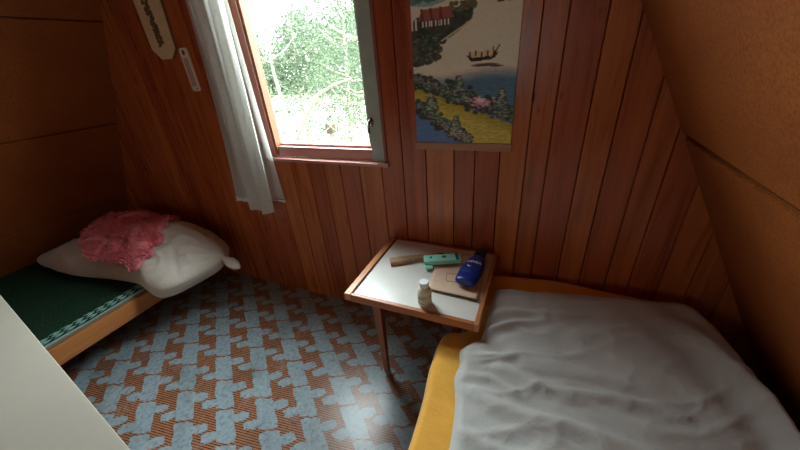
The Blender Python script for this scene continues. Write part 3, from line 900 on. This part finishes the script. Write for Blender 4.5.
for zc_, w in ((0.050, 0.8), (0.044, 0.7), (0.036, 0.35), (0.020, 0.6)):
    a0 = -1.75
    m.tube([Mw @ Vector((0.029 * math.cos(a0 + w * (k / 6 - 0.5) * 1.6), 0.029 * math.sin(a0 + w * (k / 6 - 0.5) * 1.6), zc_)) for k in range(7)], 0.0010, 5)
m.build('small_print', M['label_print'], wb)

# ------------------------------------------------------------------ right hand bed
bd = thing('bed', 'low wooden bed under the yellow mattress along sloping right wall', 'bed', (0.28, 0.35, 0))
m = MB(); m.box(-0.172, 0.80, -0.78, 1.355, 0.215, 0.245, 0.003); m.build('platform', M['darkwood'], bd)
m = MB(); m.box(-0.190, -0.1725, -0.78, 1.355, 0.10, 0.245, 0.003); m.build('side_rail', M['oak_y'], bd)
m = MB(); m.box(0.8005, 0.818, -0.78, 1.355, 0.10, 0.245, 0.003); m.build('side_rail', M['oak_y'], bd)
for y in (-0.7975, 1.3555):
    m = MB(); m.box(-0.190, 0.818, y, y + 0.017, 0.10, 0.245, 0.003); m.build('end_rail', M['oak'], bd)
for x, y in ((-0.15, -0.75), (0.75, -0.75), (-0.15, 1.30), (0.75, 1.30)):
    m = MB(); m.box(x - 0.022, x + 0.022, y - 0.022, y + 0.022, 0.0, 0.2145, 0.003); m.build('leg', M['oak_z'], bd)

MZ = 0.496
def bunch(x, y): return 0.016 * sstep(1.2, 1.32, y) + 0.008 * sstep(1.2, 1.34, y) * math.sin(x * 9)
def mat_top(x, y, s):
    e = 1 - s
    z = MZ - 0.06 * (1 - min(1, e / 0.06)) ** 2.2
    z += 0.006 * noise.noise(Vector((x * 5, y * 5, 1.3)))
    z += bunch(x, y)
    z -= 0.009 * math.exp(-((y - 0.80 - 0.12 * (x + .25)) / 0.018) ** 2) * sstep(0.1, -0.2, x)
    z -= 0.006 * math.exp(-((y - 0.64 + 0.2 * (x + .25)) / 0.02) ** 2) * sstep(0.1, -0.2, x)
    return z
def mat_bot(x, y, s):
    return 0.2465 + 0.10 * max(0, (s - 0.955) / 0.045) ** 1.5
mout = [(-0.254, -0.77), (-0.254, -0.3), (-0.254, 0.3), (-0.262, 0.58), (-0.282, 0.74), (-0.288, 0.82), (-0.286, 0.88), (-0.278, 0.922), (-0.256, 0.944), (-0.226, 0.950), (-0.203, 0.963), (-0.193, 1.00), (-0.190, 1.2), (-0.185, 1.33), (-0.14, 1.378),
        (0.1, 1.394), (0.4, 1.397), (0.58, 1.392), (0.70, 1.33), (0.75, 1.2), (0.772, 0.9), (0.778, 0.3), (0.778, -0.4), (0.77, -0.77), (0.3, -0.785)]
mm = soft_slab(mout, 260, 46, mat_bot, mat_top, centre=(0.27, 0.35))
tag(mm.build('mattress', M['yellow'], smooth=True), 'thick mattress in a yellow sheet under the grey white duvet', 'mattress')

folds = [  # polyline, width, height
    ([(-0.150, 0.86), (-0.114, 0.904), (0.001, 0.995), (0.105, 1.043)], 0.018, 0.016),
    ([(-0.13, 0.99), (-0.05, 1.045), (0.09, 1.075), (0.25, 1.12)], 0.022, 0.014),
    ([(-0.034, 0.777), (0.112, 0.737), (0.30, 0.773), (0.465, 0.774)], 0.020, 0.017),
    ([(-0.10, 0.651), (0.035, 0.621), (0.164, 0.634), (0.40, 0.62)], 0.024, 0.016),
    ([(0.02, 0.85), (0.2, 0.83), (0.42, 0.86)], 0.03, 0.007),
    ([(0.205, 0.991), (0.388, 1.102), (0.544, 1.206)], 0.035, 0.010),
    ([(-0.15, 0.78), (-0.08, 0.80), (0.0, 0.83)], 0.015, 0.010),
    ([(-0.14, 0.70), (-0.06, 0.72), (0.02, 0.70)], 0.014, 0.009),
    ([(-0.12, 0.52), (0.0, 0.50), (0.2, 0.53)], 0.02, 0.012),
    ([(0.58, 1.17), (0.64, 1.06), (0.69, 0.94), (0.71, 0.80), (0.72, 0.5)], 0.034, 0.020),
    ([(0.34, 0.93), (0.5, 0.90), (0.6, 0.80)], 0.04, 0.007)]
valley = [(0.44, 1.16), (0.53, 1.06), (0.585, 0.93), (0.63, 0.78), (0.65, 0.5)]
def duv_top(x, y, s):
    e = 1 - s
    prof_ = 1 - (1 - min(1, e / 0.085)) ** 2.6
    base_ = MZ + 0.012 + bunch(x, y)
    hgt = 0.034 + 0.018 * noise.noise(Vector((x * 2.2, y * 2.2, 4.0)))
    p = Vector((x, y)); add = 0.0
    for line, w, h in folds:
        d, t = seg_dist(p, line)
        if d < 3.2 * w:
            fade = math.sin(PI * min(1, max(0, 0.08 + 0.84 * t))) ** 0.6
            ww = w * (0.6 if (p - Vector(line[0])).dot(Vector((0, 1))) > 0 else 1.0)
            add += h * fade * (math.exp(-(d / (ww * 1.15)) ** 1.5) - 0.35 * math.exp(-((d - 1.7 * w) / w) ** 2))
    d, t = seg_dist(p, valley)
    add -= 0.013 * math.exp(-(d / 0.045) ** 2) * math.sin(PI * min(1, max(0, 0.1 + 0.8 * t))) ** 0.5
    a_, b_ = x * 0.94 + y * 0.34, -x * 0.34 + y * 0.94
    wx = 0.25 * noise.noise(Vector((x * 4, y * 4, 8)))
    n1 = 1 - abs(2 * noise.noise(Vector((a_ * 2.6 + wx, b_ * 9 + wx * 2, 0.3))))
    n2 = 1 - abs(2 * noise.noise(Vector((a_ * 8, b_ * 17 + wx * 3, 5.7))))
    add += 0.007 * max(0, n1) ** 4 + 0.003 * max(0, n2) ** 3 + 0.006 * noise.noise(Vector((x * 7, y * 9, 0.3)))
    return base_ + max(0.0, prof_ * (hgt + add)) + 0.004 * prof_
def duv_bot(x, y, s):
    return MZ + 0.0085 + bunch(x, y) + 0.003 * max(0, (s - 0.97) / 0.03)
dout = [(-0.165, -0.70), (-0.145, -0.2), (-0.132, 0.20), (-0.130, 0.45), (-0.145, 0.60), (-0.172, 0.70), (-0.168, 0.76), (-0.180, 0.82), (-0.150, 0.866), (-0.117, 0.905), (-0.110, 1.05), (-0.108, 1.17), (-0.085, 1.222),
        (0.10, 1.250), (0.37, 1.292), (0.55, 1.330), (0.635, 1.330), (0.690, 1.235), (0.715, 1.10), (0.735, 0.95), (0.745, 0.78), (0.752, 0.4), (0.752, -0.2), (0.745, -0.70), (0.3, -0.715)]
dv = soft_slab(dout, 460, 110, duv_bot, duv_top, centre=(0.28, 0.45))
tag(dv.build('duvet', M['duvet'], smooth=True), 'rumpled grey white duvet spread over the yellow mattress', 'duvet')

# ------------------------------------------------------------------ left hand bed
lb = thing('bed', 'low pine plank bed under the left sloping wall with green blanket', 'bed', (-2.8, 0.3, 0))
m = MB(); m.box(-2.225, -2.195, -0.75, 1.345, 0.195, 0.300, 0.004); m.build('side_rail', M['pine'], lb)
m = MB(); m.box(-3.46, -3.43, -0.75, 1.345, 0.150, 0.240, 0.004); m.build('side_rail', M['darkwood'], lb)
for y in (-0.7505, 1.3155):
    m = MB(); m.box(-3.4295, -2.2255, y, y + 0.03, 0.18, 0.270, 0.004); m.build('end_rail', M['pine'], lb)
m = MB()
for k in range(14):
    y = -0.70 + k * 0.143
    m.box(-3.42, -2.226, y, y + 0.11, 0.2715, 0.288, 0.002)
m.build('slats', M['pine'], lb)
for x, y in ((-2.25, -0.70), (-3.40, -0.70), (-2.25, 1.29), (-3.40, 1.29)):
    m = MB(); m.box(x - 0.022, x + 0.022, y - 0.022, y + 0.022, 0.0, 0.178, 0.003); m.build('leg', M['darkwood'], lb)
# thin pad whose pale edge shows above the rail
m = MB(); m.box(-3.425, -2.212, -0.74, 1.30, 0.3003, 0.318, 0.006)
tag(m.build('mattress_pad', M['pad'], smooth='auto'), 'thin pale mattress pad whose edge shows between blanket and pine rail', 'mattress')
bk = thing('blanket', 'dark green woven blanket with pale chain pattern along its edge', 'blanket', (-2.8, 0.1, 0.32))
def bl_top(x, y): return 0.330 + 0.004 * noise.noise(Vector((x * 6, y * 6, 2))) + 0.003 * noise.noise(Vector((x * 16, y * 16, 5)))
def cloth(name, x0, x1, y0, y1, dz, mat, nx, ny):
    vs = []; fs = []
    for lay in (0, 1):
        for j in range(ny + 1):
            for i in range(nx + 1):
                x = x0 + (x1 - x0) * i / nx; y = y0 + (y1 - y0) * j / ny
                vs.append((x, y, bl_top(x, y) + dz if lay == 0 else 0.3188))
    w = nx + 1; o_ = w * (ny + 1)
    for j in range(ny):
        for i in range(nx):
            a = j * w + i; fs.append((a, a + 1, a + w + 1, a + w)); fs.append((o_ + a, o_ + a + w, o_ + a + w + 1, o_ + a + 1))
    for i in range(nx):
        fs.append((i, i + 1, o_ + i + 1, o_ + i)); a = ny * w + i; fs.append((a, a + 1, o_ + a + 1, o_ + a))
    for j in range(ny):
        a = j * w; fs.append((a, a + w, o_ + a + w, o_ + a)); a += nx; fs.append((a, a + w, o_ + a + w, o_ + a))
    mb = MB(); mb.add(vs, fs); return mb.build(name, mat, bk, smooth='auto')
cloth('blanket_field', -3.435, -2.2905, -0.73, 1.20, 0.0, M['blanket'], 60, 80)
cloth('patterned_border', -2.290, -2.222, -0.73, 1.20, 0.002, M['border'], 6, 80)
cloth('pale_hem', -2.2215, -2.213, -0.73, 1.20, -0.004, M['hem_grey'], 2, 80)

# big white bedding sack
KN = Vector((-1.925, 1.165))
sout = [(-3.335, 0.72), (-3.10, 0.685), (-2.80, 0.690), (-2.50, 0.745), (-2.25, 0.775), (-2.08, 0.765), (-1.985, 0.83), (-1.945, 0.96), (-1.925, 1.09), (-1.935, 1.19), (-2.03, 1.30), (-2.25, 1.345), (-2.55, 1.352), (-2.85, 1.350), (-3.10, 1.335), (-3.26, 1.24), (-3.33, 1.02)]
lump = Vector((-2.08, 0.90))
def sack_top(x, y, s):
    e = 1 - s
    pr = math.sqrt(max(0.0, 1 - (1 - min(1, e / 0.82)) ** 2))
    h = 0.155 + 0.105 * math.exp(-((x + 2.98) / 0.36) ** 2 - ((y - 1.20) / 0.22) ** 2) + 0.080 * math.exp(-((x + 2.25) / 0.28) ** 2 - ((y - 1.16) / 0.22) ** 2)
    h *= 0.58 + 0.42 * sstep(-3.35, -2.85, x)
    n_ = 0.026 * noise.noise(Vector((x * 4, y * 4, 7))) + 0.018 * noise.noise(Vector((x * 10, y * 12, 2))) + 0.020 * max(0, 1 - abs(2 * noise.noise(Vector((x * 5 - y * 3, y * 6 + x * 2, 4))))) ** 4
    # gathers running to the knot
    dx, dy = x - KN.x, y - KN.y
    ang = math.atan2(dy, dx); dist = math.hypot(dx, dy)
    n_ += 0.020 * math.sin(ang * 17 + 2.5 * noise.noise(Vector((x * 3, y * 3, 1)))) * math.exp(-dist / 0.36) * sstep(0.0, 0.08, dist)
    wv = 0.35 * noise.noise(Vector((x * 5, y * 5, 6)))
    n_ -= 0.020 * max(0.0, 1 - 1.6 * abs(math.sin(ang * 7 + wv * 3))) ** 2 * math.exp(-dist / 0.45) * sstep(0.0, 0.06, dist)
    # crease separating the front lobe
    d, t = seg_dist(Vector((x, y)), [(-2.30, 0.75), (-2.22, 0.90), (-2.20, 1.02)])
    n_ -= 0.022 * math.exp(-(d / 0.03) ** 2)
    d, t = seg_dist(Vector((x, y)), [(-1.99, 0.90), (-2.12, 1.0), (-2.05, 1.12)])
    n_ -= 0.018 * math.exp(-(d / 0.018) ** 2)
    edge = 0.376 + 0.022 * noise.noise(Vector((x * 8, y * 8, 3)))
    ov = sstep(-2.30, -2.08, x)
    edge = edge * (1 - ov) + ov * 0.358
    return edge + pr * (h + n_) + ov * pr * 0.02
def sack_bot(x, y, s):
    ov = sstep(-2.185, -2.09, x)
    rim = max(0, (s - 0.86) / 0.14) ** 2
    return (0.3415 + 0.028 * rim) * (1 - ov) + ov * (0.256 + 0.10 * rim)
sk = thing('bedding_sack', 'big white knotted bundle of bedding lying at the wall end of the pine bed', 'bedding', (-2.6, 1.05, 0.34))
sb = soft_slab(sout, 380, 80, sack_bot, sack_top, bottom_rings=30, centre=(-2.55, 1.04))
sb.build('bundle', M['sack'], sk, smooth=True)
m = MB()
# tied corner: a short neck and a flared lobe
secs = []
N = 20; L0 = Vector((-1.955, 1.165, 0.385)); L1 = Vector((-1.765, 1.150, 0.330))
vs = []; fs = []
rads = [0.042, 0.026, 0.018, 0.030, 0.043, 0.048, 0.044, 0.030, 0.010]
for j, r_ in enumerate(rads):
    t = j / (len(rads) - 1); c_ = L0.lerp(L1, t)
    for k in range(N):
        a = 2 * PI * k / N
        rr_ = r_ * (1 + 0.12 * math.sin(5 * a + j))
        vs.append((c_.x, c_.y + rr_ * 0.8 * math.cos(a), c_.z + rr_ * 0.6 * math.sin(a)))
for j in range(len(rads) - 1):
    for k in range(N): fs.append((j * N + k, j * N + (k + 1) % N, (j + 1) * N + (k + 1) % N, (j + 1) * N + k))
fs.append(tuple(range(N))); fs.append(tuple((len(rads) - 1) * N + k for k in range(N)))
m.add(vs, fs); m.build('tied_corner', M['sack'], sk, smooth=True)

# pink shaggy cloth on the bundle
from mathutils.bvhtree import BVHTree
bv = BVHTree.FromPolygons([Vector(p) for p in sb.v], sb.f)
def on_sack(x, y):
    h_ = bv.ray_cast(Vector((x, y, 2)), Vector((0, 0, -1)))
    return (h_[0], h_[1]) if h_[0] is not None else (Vector((x, y, 0.35)), Vector((0, 0, 1)))
pout = [(-2.86, 0.86), (-2.98, 0.98), (-2.98, 1.06), (-2.83, 1.11), (-2.62, 1.20), (-2.42, 1.24), (-2.30, 1.14), (-2.22, 1.00), (-2.17, 0.88), (-2.19, 0.80), (-2.32, 0.815), (-2.48, 0.80), (-2.64, 0.78)]
ploop = smooth_loop(pout, 140); pc = Vector((-2.58, 1.02))
pk = thing('shaggy_cloth', 'pink shaggy fluffy cloth lying on the white bundle', 'cloth', (-2.58, 1.02, 0.5))
vs = []; fs = []; R_ = 32
for lay in (0.027, 0.015):
    for i in range(R_):
        s = 1 - i / R_
        for k, p in enumerate(ploop):
            q = pc + (p - pc) * s * (1 + 0.04 * math.sin(k * 0.9))
            hp, hn = on_sack(q.x, q.y); vs.append(hp + hn * lay)
    hp, hn = on_sack(pc.x, pc.y); vs.append(hp + hn * lay)
n = 140; tot = R_ * n + 1
for b0 in (0, tot):
    for i in range(R_ - 1):
        for k in range(n): fs.append((b0 + i * n + k, b0 + i * n + (k + 1) % n, b0 + (i + 1) * n + (k + 1) % n, b0 + (i + 1) * n + k))
    for k in range(n): fs.append((b0 + (R_ - 1) * n + k, b0 + (R_ - 1) * n + (k + 1) % n, b0 + tot - 1))
for k in range(n): fs.append((k, (k + 1) % n, tot + (k + 1) % n, tot + k))
m = MB(); m.add(vs, fs); m.build('backing', M['pink'], pk, smooth=True)
m = MB(); rr = random.Random(12)
for _ in range(5200):
    k = rr.randrange(140); s = math.sqrt(rr.random()) * 1.02
    q = pc + (ploop[k] - pc) * s
    hp, hn = on_sack(q.x, q.y)
    hp = hp + hn * 0.024
    clump = noise.noise_vector(Vector((q.x * 14, q.y * 14, 3)))
    d = (hn * 0.9 + Vector((clump.x, clump.y, 0)) * 1.5 + Vector((rr.uniform(-.35, .35), rr.uniform(-.35, .35), 0))).normalized()
    L_ = rr.uniform(0.016, 0.034); w = rr.uniform(0.002, 0.0038)
    sd = d.cross(Vector((rr.uniform(-1, 1), rr.uniform(-1, 1), rr.uniform(-.2, .2)))).normalized() * w
    m.add([hp - sd, hp + sd, hp + d * L_ * 0.6 + sd * 0.7, hp + d * L_ - hn * 0.004, hp + d * L_ * 0.6 - sd * 0.7], [(0, 1, 2, 3, 4)])
tag(m.build('pile', M['pink'], pk), kind='stuff')

# ------------------------------------------------------------------ white cabinet beside the camera
P1 = Vector((-1.737, 0.234)); P2 = Vector((-0.676, 0.088))
dr = (P2 - P1).normalized(); nn = Vector((dr.y, -dr.x))          # nn points towards the camera side
ang = math.atan2(dr.y, dr.x)
Mc = Matrix(((dr.x, nn.x, 0, P1.x), (dr.y, nn.y, 0, P1.y), (0, 0, 1, 0), (0, 0, 0, 1)))
cab = thing('white_cabinet', 'white painted cabinet top in the near lower corner of the room', 'cabinet', (-1.3, 0.0, 0))
X0, X1, Y0, Y1 = -0.25, 1.32, 0.0, 0.50
m = MB(); m.box(X0, X1, Y0, Y1, 0.826, 0.850, 0.006, Mc); m.build('cabinet_top', M['white_paint'], cab, smooth='auto')
m = MB(); m.box(X0 + 0.02, X1 - 0.02, Y0 + 0.02, Y1 - 0.04, 0.06, 0.8255, 0.002, Mc); m.build('cabinet_body', M['white_paint'], cab)
m = MB(); m.box(X0 + 0.04, X1 - 0.04, Y0 + 0.05, Y1 - 0.07, 0.0, 0.0595, 0.0, Mc); m.build('plinth', M['darkwood'], cab)
wd = (X1 - X0 - 0.05) / 2
for k in range(2):
    a0 = X0 + 0.022 + k * (wd + 0.006)
    m = MB(); m.box(a0, a0 + wd, Y1 - 0.0395, Y1 - 0.020, 0.07, 0.815, 0.003, Mc); dd = m.build('cabinet_door', M['white_paint'], cab)
    hx = a0 + (wd - 0.04 if k == 0 else 0.04)
    m = MB(); m.lathe([(0.007, 0), (0.007, 0.012), (0.014, 0.016), (0.014, 0.024), (0.0005, 0.027)], 16, 1, 1, Mc @ Matrix.Translation((hx, Y1 - 0.0195, 0.5)) @ Matrix.Rotation(-PI / 2, 4, 'X'))
    hk = m.build('knob', M['metal'], cab, smooth='auto'); hk.parent = dd; hk.location = (0, 0, 0)
    hk.matrix_parent_inverse = Matrix.Identity(4)

# ------------------------------------------------------------------ outdoors
GZ = -1.0
g = MB()
vs = []; fs = []; nx = ny = 40
for j in range(ny + 1):
    for i in range(nx + 1):
        x = -40 + 80 * i / nx; y = 1.52 + 45 * (j / ny) ** 1.5
        vs.append((x, y, GZ + 0.15 * noise.noise(Vector((x * .3, y * .3, 0))) + 0.02 * y))
for j in range(ny):
    for i in range(nx):
        a = j * (nx + 1) + i; fs.append((a, a + 1, a + nx + 2, a + nx + 1))
g.add(vs, fs); tag(g.build('ground', M['ground'], smooth=True), kind='structure')

def tree(name, label, x, y, h, r, n, seed, lean=(0, 0), leaf=0.09, zlo=0.25, group='trees outside the window', trunk=0.06):
    rr = random.Random(seed)
    z0 = GZ + 0.02 * y - 0.12
    t = thing(name, label, 'tree', (x, y, z0), group)
    top = Vector((x + lean[0], y + lean[1], z0 + h))
    base = Vector((x, y, z0))
    m = MB()
    pts = []
    for k in range(8):
        s = k / 7; p = base.lerp(top, s); p += Vector((rr.uniform(-1, 1), rr.uniform(-1, 1), 0)) * 0.05 * h * 0.25 * s
        pts.append(p)
    m.tube(pts, [trunk * (1 - 0.75 * k / 7) for k in range(8)], 8)
    tips = []
    for k in range(16):
        s = rr.uniform(0.2, 0.95); p = base.lerp(top, s)
        a = rr.uniform(0, 2 * PI); ln = r * rr.uniform(0.5, 1.05) * (1.1 - 0.5 * s)
        q = p + Vector((math.cos(a) * ln, math.sin(a) * ln, rr.uniform(0.1, 0.7) * ln))
        md = p.lerp(q, 0.5) + Vector((0, 0, -0.08 * ln))
        m.tube([p, md, q], [trunk * 0.4 * (1 - 0.6 * s), trunk * 0.25, 0.006], 5)
        tips += [q, md]
    m.build('trunk', M['bark'], t, smooth=True)
    m = MB()
    leaf *= 0.8
    for _ in range(int(n * 1.5)):
        if rr.random() < 0.75:
            q = rr.choice(tips) + Vector((rr.gauss(0, 1), rr.gauss(0, 1), rr.gauss(0, 1))) * r * 0.26
        else:
            s = rr.uniform(zlo, 1.05); a = rr.uniform(0, 2 * PI); d = r * math.sqrt(rr.random()) * (1.15 - 0.6 * s)
            q = base.lerp(top, s) + Vector((math.cos(a) * d, math.sin(a) * d, 0))
        u = Vector((rr.gauss(0, 1), rr.gauss(0, 1), rr.gauss(0, .6))).normalized()
        v = u.cross(Vector((rr.gauss(0, 1), rr.gauss(0, 1), rr.gauss(0, 1)))).normalized()
        L_ = leaf * rr.uniform(0.6, 1.3)
        m.cur = rr.random()
        m.add([q - u * L_ * .5, q + v * L_ * .26, q + u * L_ * .5, q - v * L_ * .26], [(0, 1, 2, 3)])
    m.build('crown', M['leaf'], t, attr=True)

tree('slender_tree', 'slender tree outside with a bare white trunk near the left jamb', -3.75, 4.2, 3.4, 0.75, 1500, 21, (-0.25, 0.1), 0.06, trunk=0.05)
tree('leafy_tree', 'loose leafy tree outside behind the long slanting branch', -4.1, 6.3, 3.9, 1.0, 3000, 22, (0.2, 0.2), 0.075)
tree('leafy_tree', 'dense leafy tree outside showing beside the grey green stile', -2.75, 4.9, 3.6, 0.9, 3000, 23, (0.05, 0.1), 0.065)
tree('leafy_tree', 'tall leafy tree outside behind the bare white trunk', -7.0, 8.4, 4.6, 1.2, 5200, 24, (0.2, 0), 0.095)
tree('leafy_tree', 'bushy tree outside beyond the dark box', -7.6, 12.4, 5.0, 1.9, 6500, 25, (0, 0), 0.12)
tree('leafy_tree', 'broad tree outside behind the dense tree at the stile', -4.3, 8.4, 4.8, 1.3, 5200, 26, (0, 0), 0.10)
# closed line of wood far behind, too far to count its trees
rr = random.Random(31); m = MB()
for _ in range(15000):
    x = rr.uniform(-34, 2); y = 24 + rr.uniform(-1.2, 1.2)
    hh = 5.2 + 1.6 * noise.noise(Vector((x * 0.35, 0, 9))) - 2.2 * math.exp(-((x + 22.5) / 1.6) ** 2)
    q = Vector((x, y, GZ + 0.3 + hh * rr.random() ** 0.8))
    u = Vector((rr.gauss(0, 1), rr.gauss(0, .6), rr.gauss(0, .8))).normalized()
    v = u.cross(Vector((rr.gauss(0, .4), 1, rr.gauss(0, .4)))).normalized()
    L_ = rr.uniform(0.25, 0.5); m.cur = rr.random()
    m.add([q - u * L_ * .5, q + v * L_ * .3, q + u * L_ * .5, q - v * L_ * .3], [(0, 1, 2, 3)])
tag(m.build('treeline', M['leaf'], attr=True), 'distant closed line of woodland foliage behind the garden trees', 'woodland', kind='stuff')
# the slanting branch
m = MB(); m.tube([(-4.1, 4.55, -0.93), (-3.98, 4.42, 0.30), (-3.65, 4.4, 0.74), (-3.3, 4.4, 1.09), (-2.95, 4.35, 1.23), (-2.6, 4.3, 1.30)], [0.045, 0.036, 0.030, 0.024, 0.018, 0.009], 7)
tag(m.build('slanting_branch', M['bark'], smooth=True), 'pale slanting branch leaning among the trees outside', 'branch')
# small dark box in the clearing
m = MB(); bx_, by_, bz_ = -4.76, 6.6, GZ + 0.02 * 6.6
hv = thing('garden_box', 'small dark box on a post in the bright clearing outside', 'box', (bx_, by_, bz_))
m.box(bx_ - 0.09, bx_ + 0.09, by_ - 0.09, by_ + 0.09, 0.0, 0.22, 0.01); m.build('box_body', M['darkwood'], hv)
m = MB(); m.box(bx_ - 0.03, bx_ + 0.03, by_ - 0.03, by_ + 0.03, bz_ - 0.1, -0.0005); m.build('post', M['bark'], hv)

# ------------------------------------------------------------------ light
SKY = 27.0
w = bpy.data.worlds.new('sky'); S.world = w; w.use_nodes = True
nt = w.node_tree; nt.nodes.clear()
out = nt.nodes.new('ShaderNodeOutputWorld'); bg = nt.nodes.new('ShaderNodeBackground')
tc = nt.nodes.new('ShaderNodeTexCoord'); sp = nt.nodes.new('ShaderNodeSeparateXYZ'); rp = nt.nodes.new('ShaderNodeValToRGB')
nt.links.new(tc.outputs['Generated'], sp.inputs[0]); nt.links.new(sp.outputs[2], rp.inputs[0])
rp2 = nt.nodes.new('ShaderNodeMapRange')                       # overcast sky, brighter on the side of the hidden sun
rp2.inputs['From Min'].default_value = -0.6; rp2.inputs['From Max'].default_value = 0.6
rp2.inputs['To Min'].default_value = SKY * 0.19; rp2.inputs['To Max'].default_value = SKY
nt.links.new(sp.outputs[1], rp2.inputs['Value']); nt.links.new(rp2.outputs[0], bg.inputs[1])
nt.links.new(rp.outputs[0], bg.inputs[0]); nt.links.new(bg.outputs[0], out.inputs[0])
e = rp.color_ramp.elements
e[0].position = 0.0; e[0].color = (0.50, 0.55, 0.56, 1)
e[1].position = 0.7; e[1].color = (0.88, 0.97, 1.0, 1)
for nm, loc, sx_, sy_, rot in (('daylight_portal', (-1.0875, D + 0.07, 1.72), 0.74, 1.36, (-PI / 2, 0, 0)), ('daylight_portal', ((WX0 + WX1) / 2, YB - 0.115, (WZ0 + WZ1) / 2), WX1 - WX0, WZ1 - WZ0, (PI / 2, 0, 0))):
    l = bpy.data.lights.new(nm, 'AREA'); l.shape = 'RECTANGLE'; l.size = sx_; l.size_y = sy_
    l.cycles.is_portal = True
    o = bpy.data.objects.new(nm, l); o.location = loc; o.rotation_euler = rot; COL.objects.link(o)

# ------------------------------------------------------------------ camera
cam = bpy.data.cameras.new('camera'); co = bpy.data.objects.new('camera', cam); COL.objects.link(co)
yaw, pit, rol, fpx = 0.439543478, 0.485630796, -0.0845164556, 314.206
cy, sy, cp, spp = math.cos(yaw), math.sin(yaw), math.cos(pit), math.sin(pit)
F = Vector((-sy * cp, cy * cp, -spp)); R0 = Vector((cy, sy, 0)); U0 = R0.cross(F)
c_, s_ = math.cos(rol), math.sin(rol)
R1 = c_ * R0 + s_ * U0; U1 = -s_ * R0 + c_ * U0
co.matrix_world = Matrix(((R1.x, U1.x, -F.x, 0), (R1.y, U1.y, -F.y, 0), (R1.z, U1.z, -F.z, 1.5), (0, 0, 0, 1)))
cam.sensor_width = 36.0; cam.sensor_fit = 'HORIZONTAL'; cam.lens = fpx / 800 * 36.0; cam.clip_start = 0.02; cam.clip_end = 200
S.camera = co

S.view_settings.view_transform = 'Standard'; S.view_settings.look = 'None'; S.view_settings.gamma = 1.0
S.view_settings.exposure = 0.3
S.view_settings.use_curve_mapping = False
S.cycles.use_denoising = True
S.cycles.max_bounces = 10; S.cycles.diffuse_bounces = 6; S.cycles.transparent_max_bounces = 24
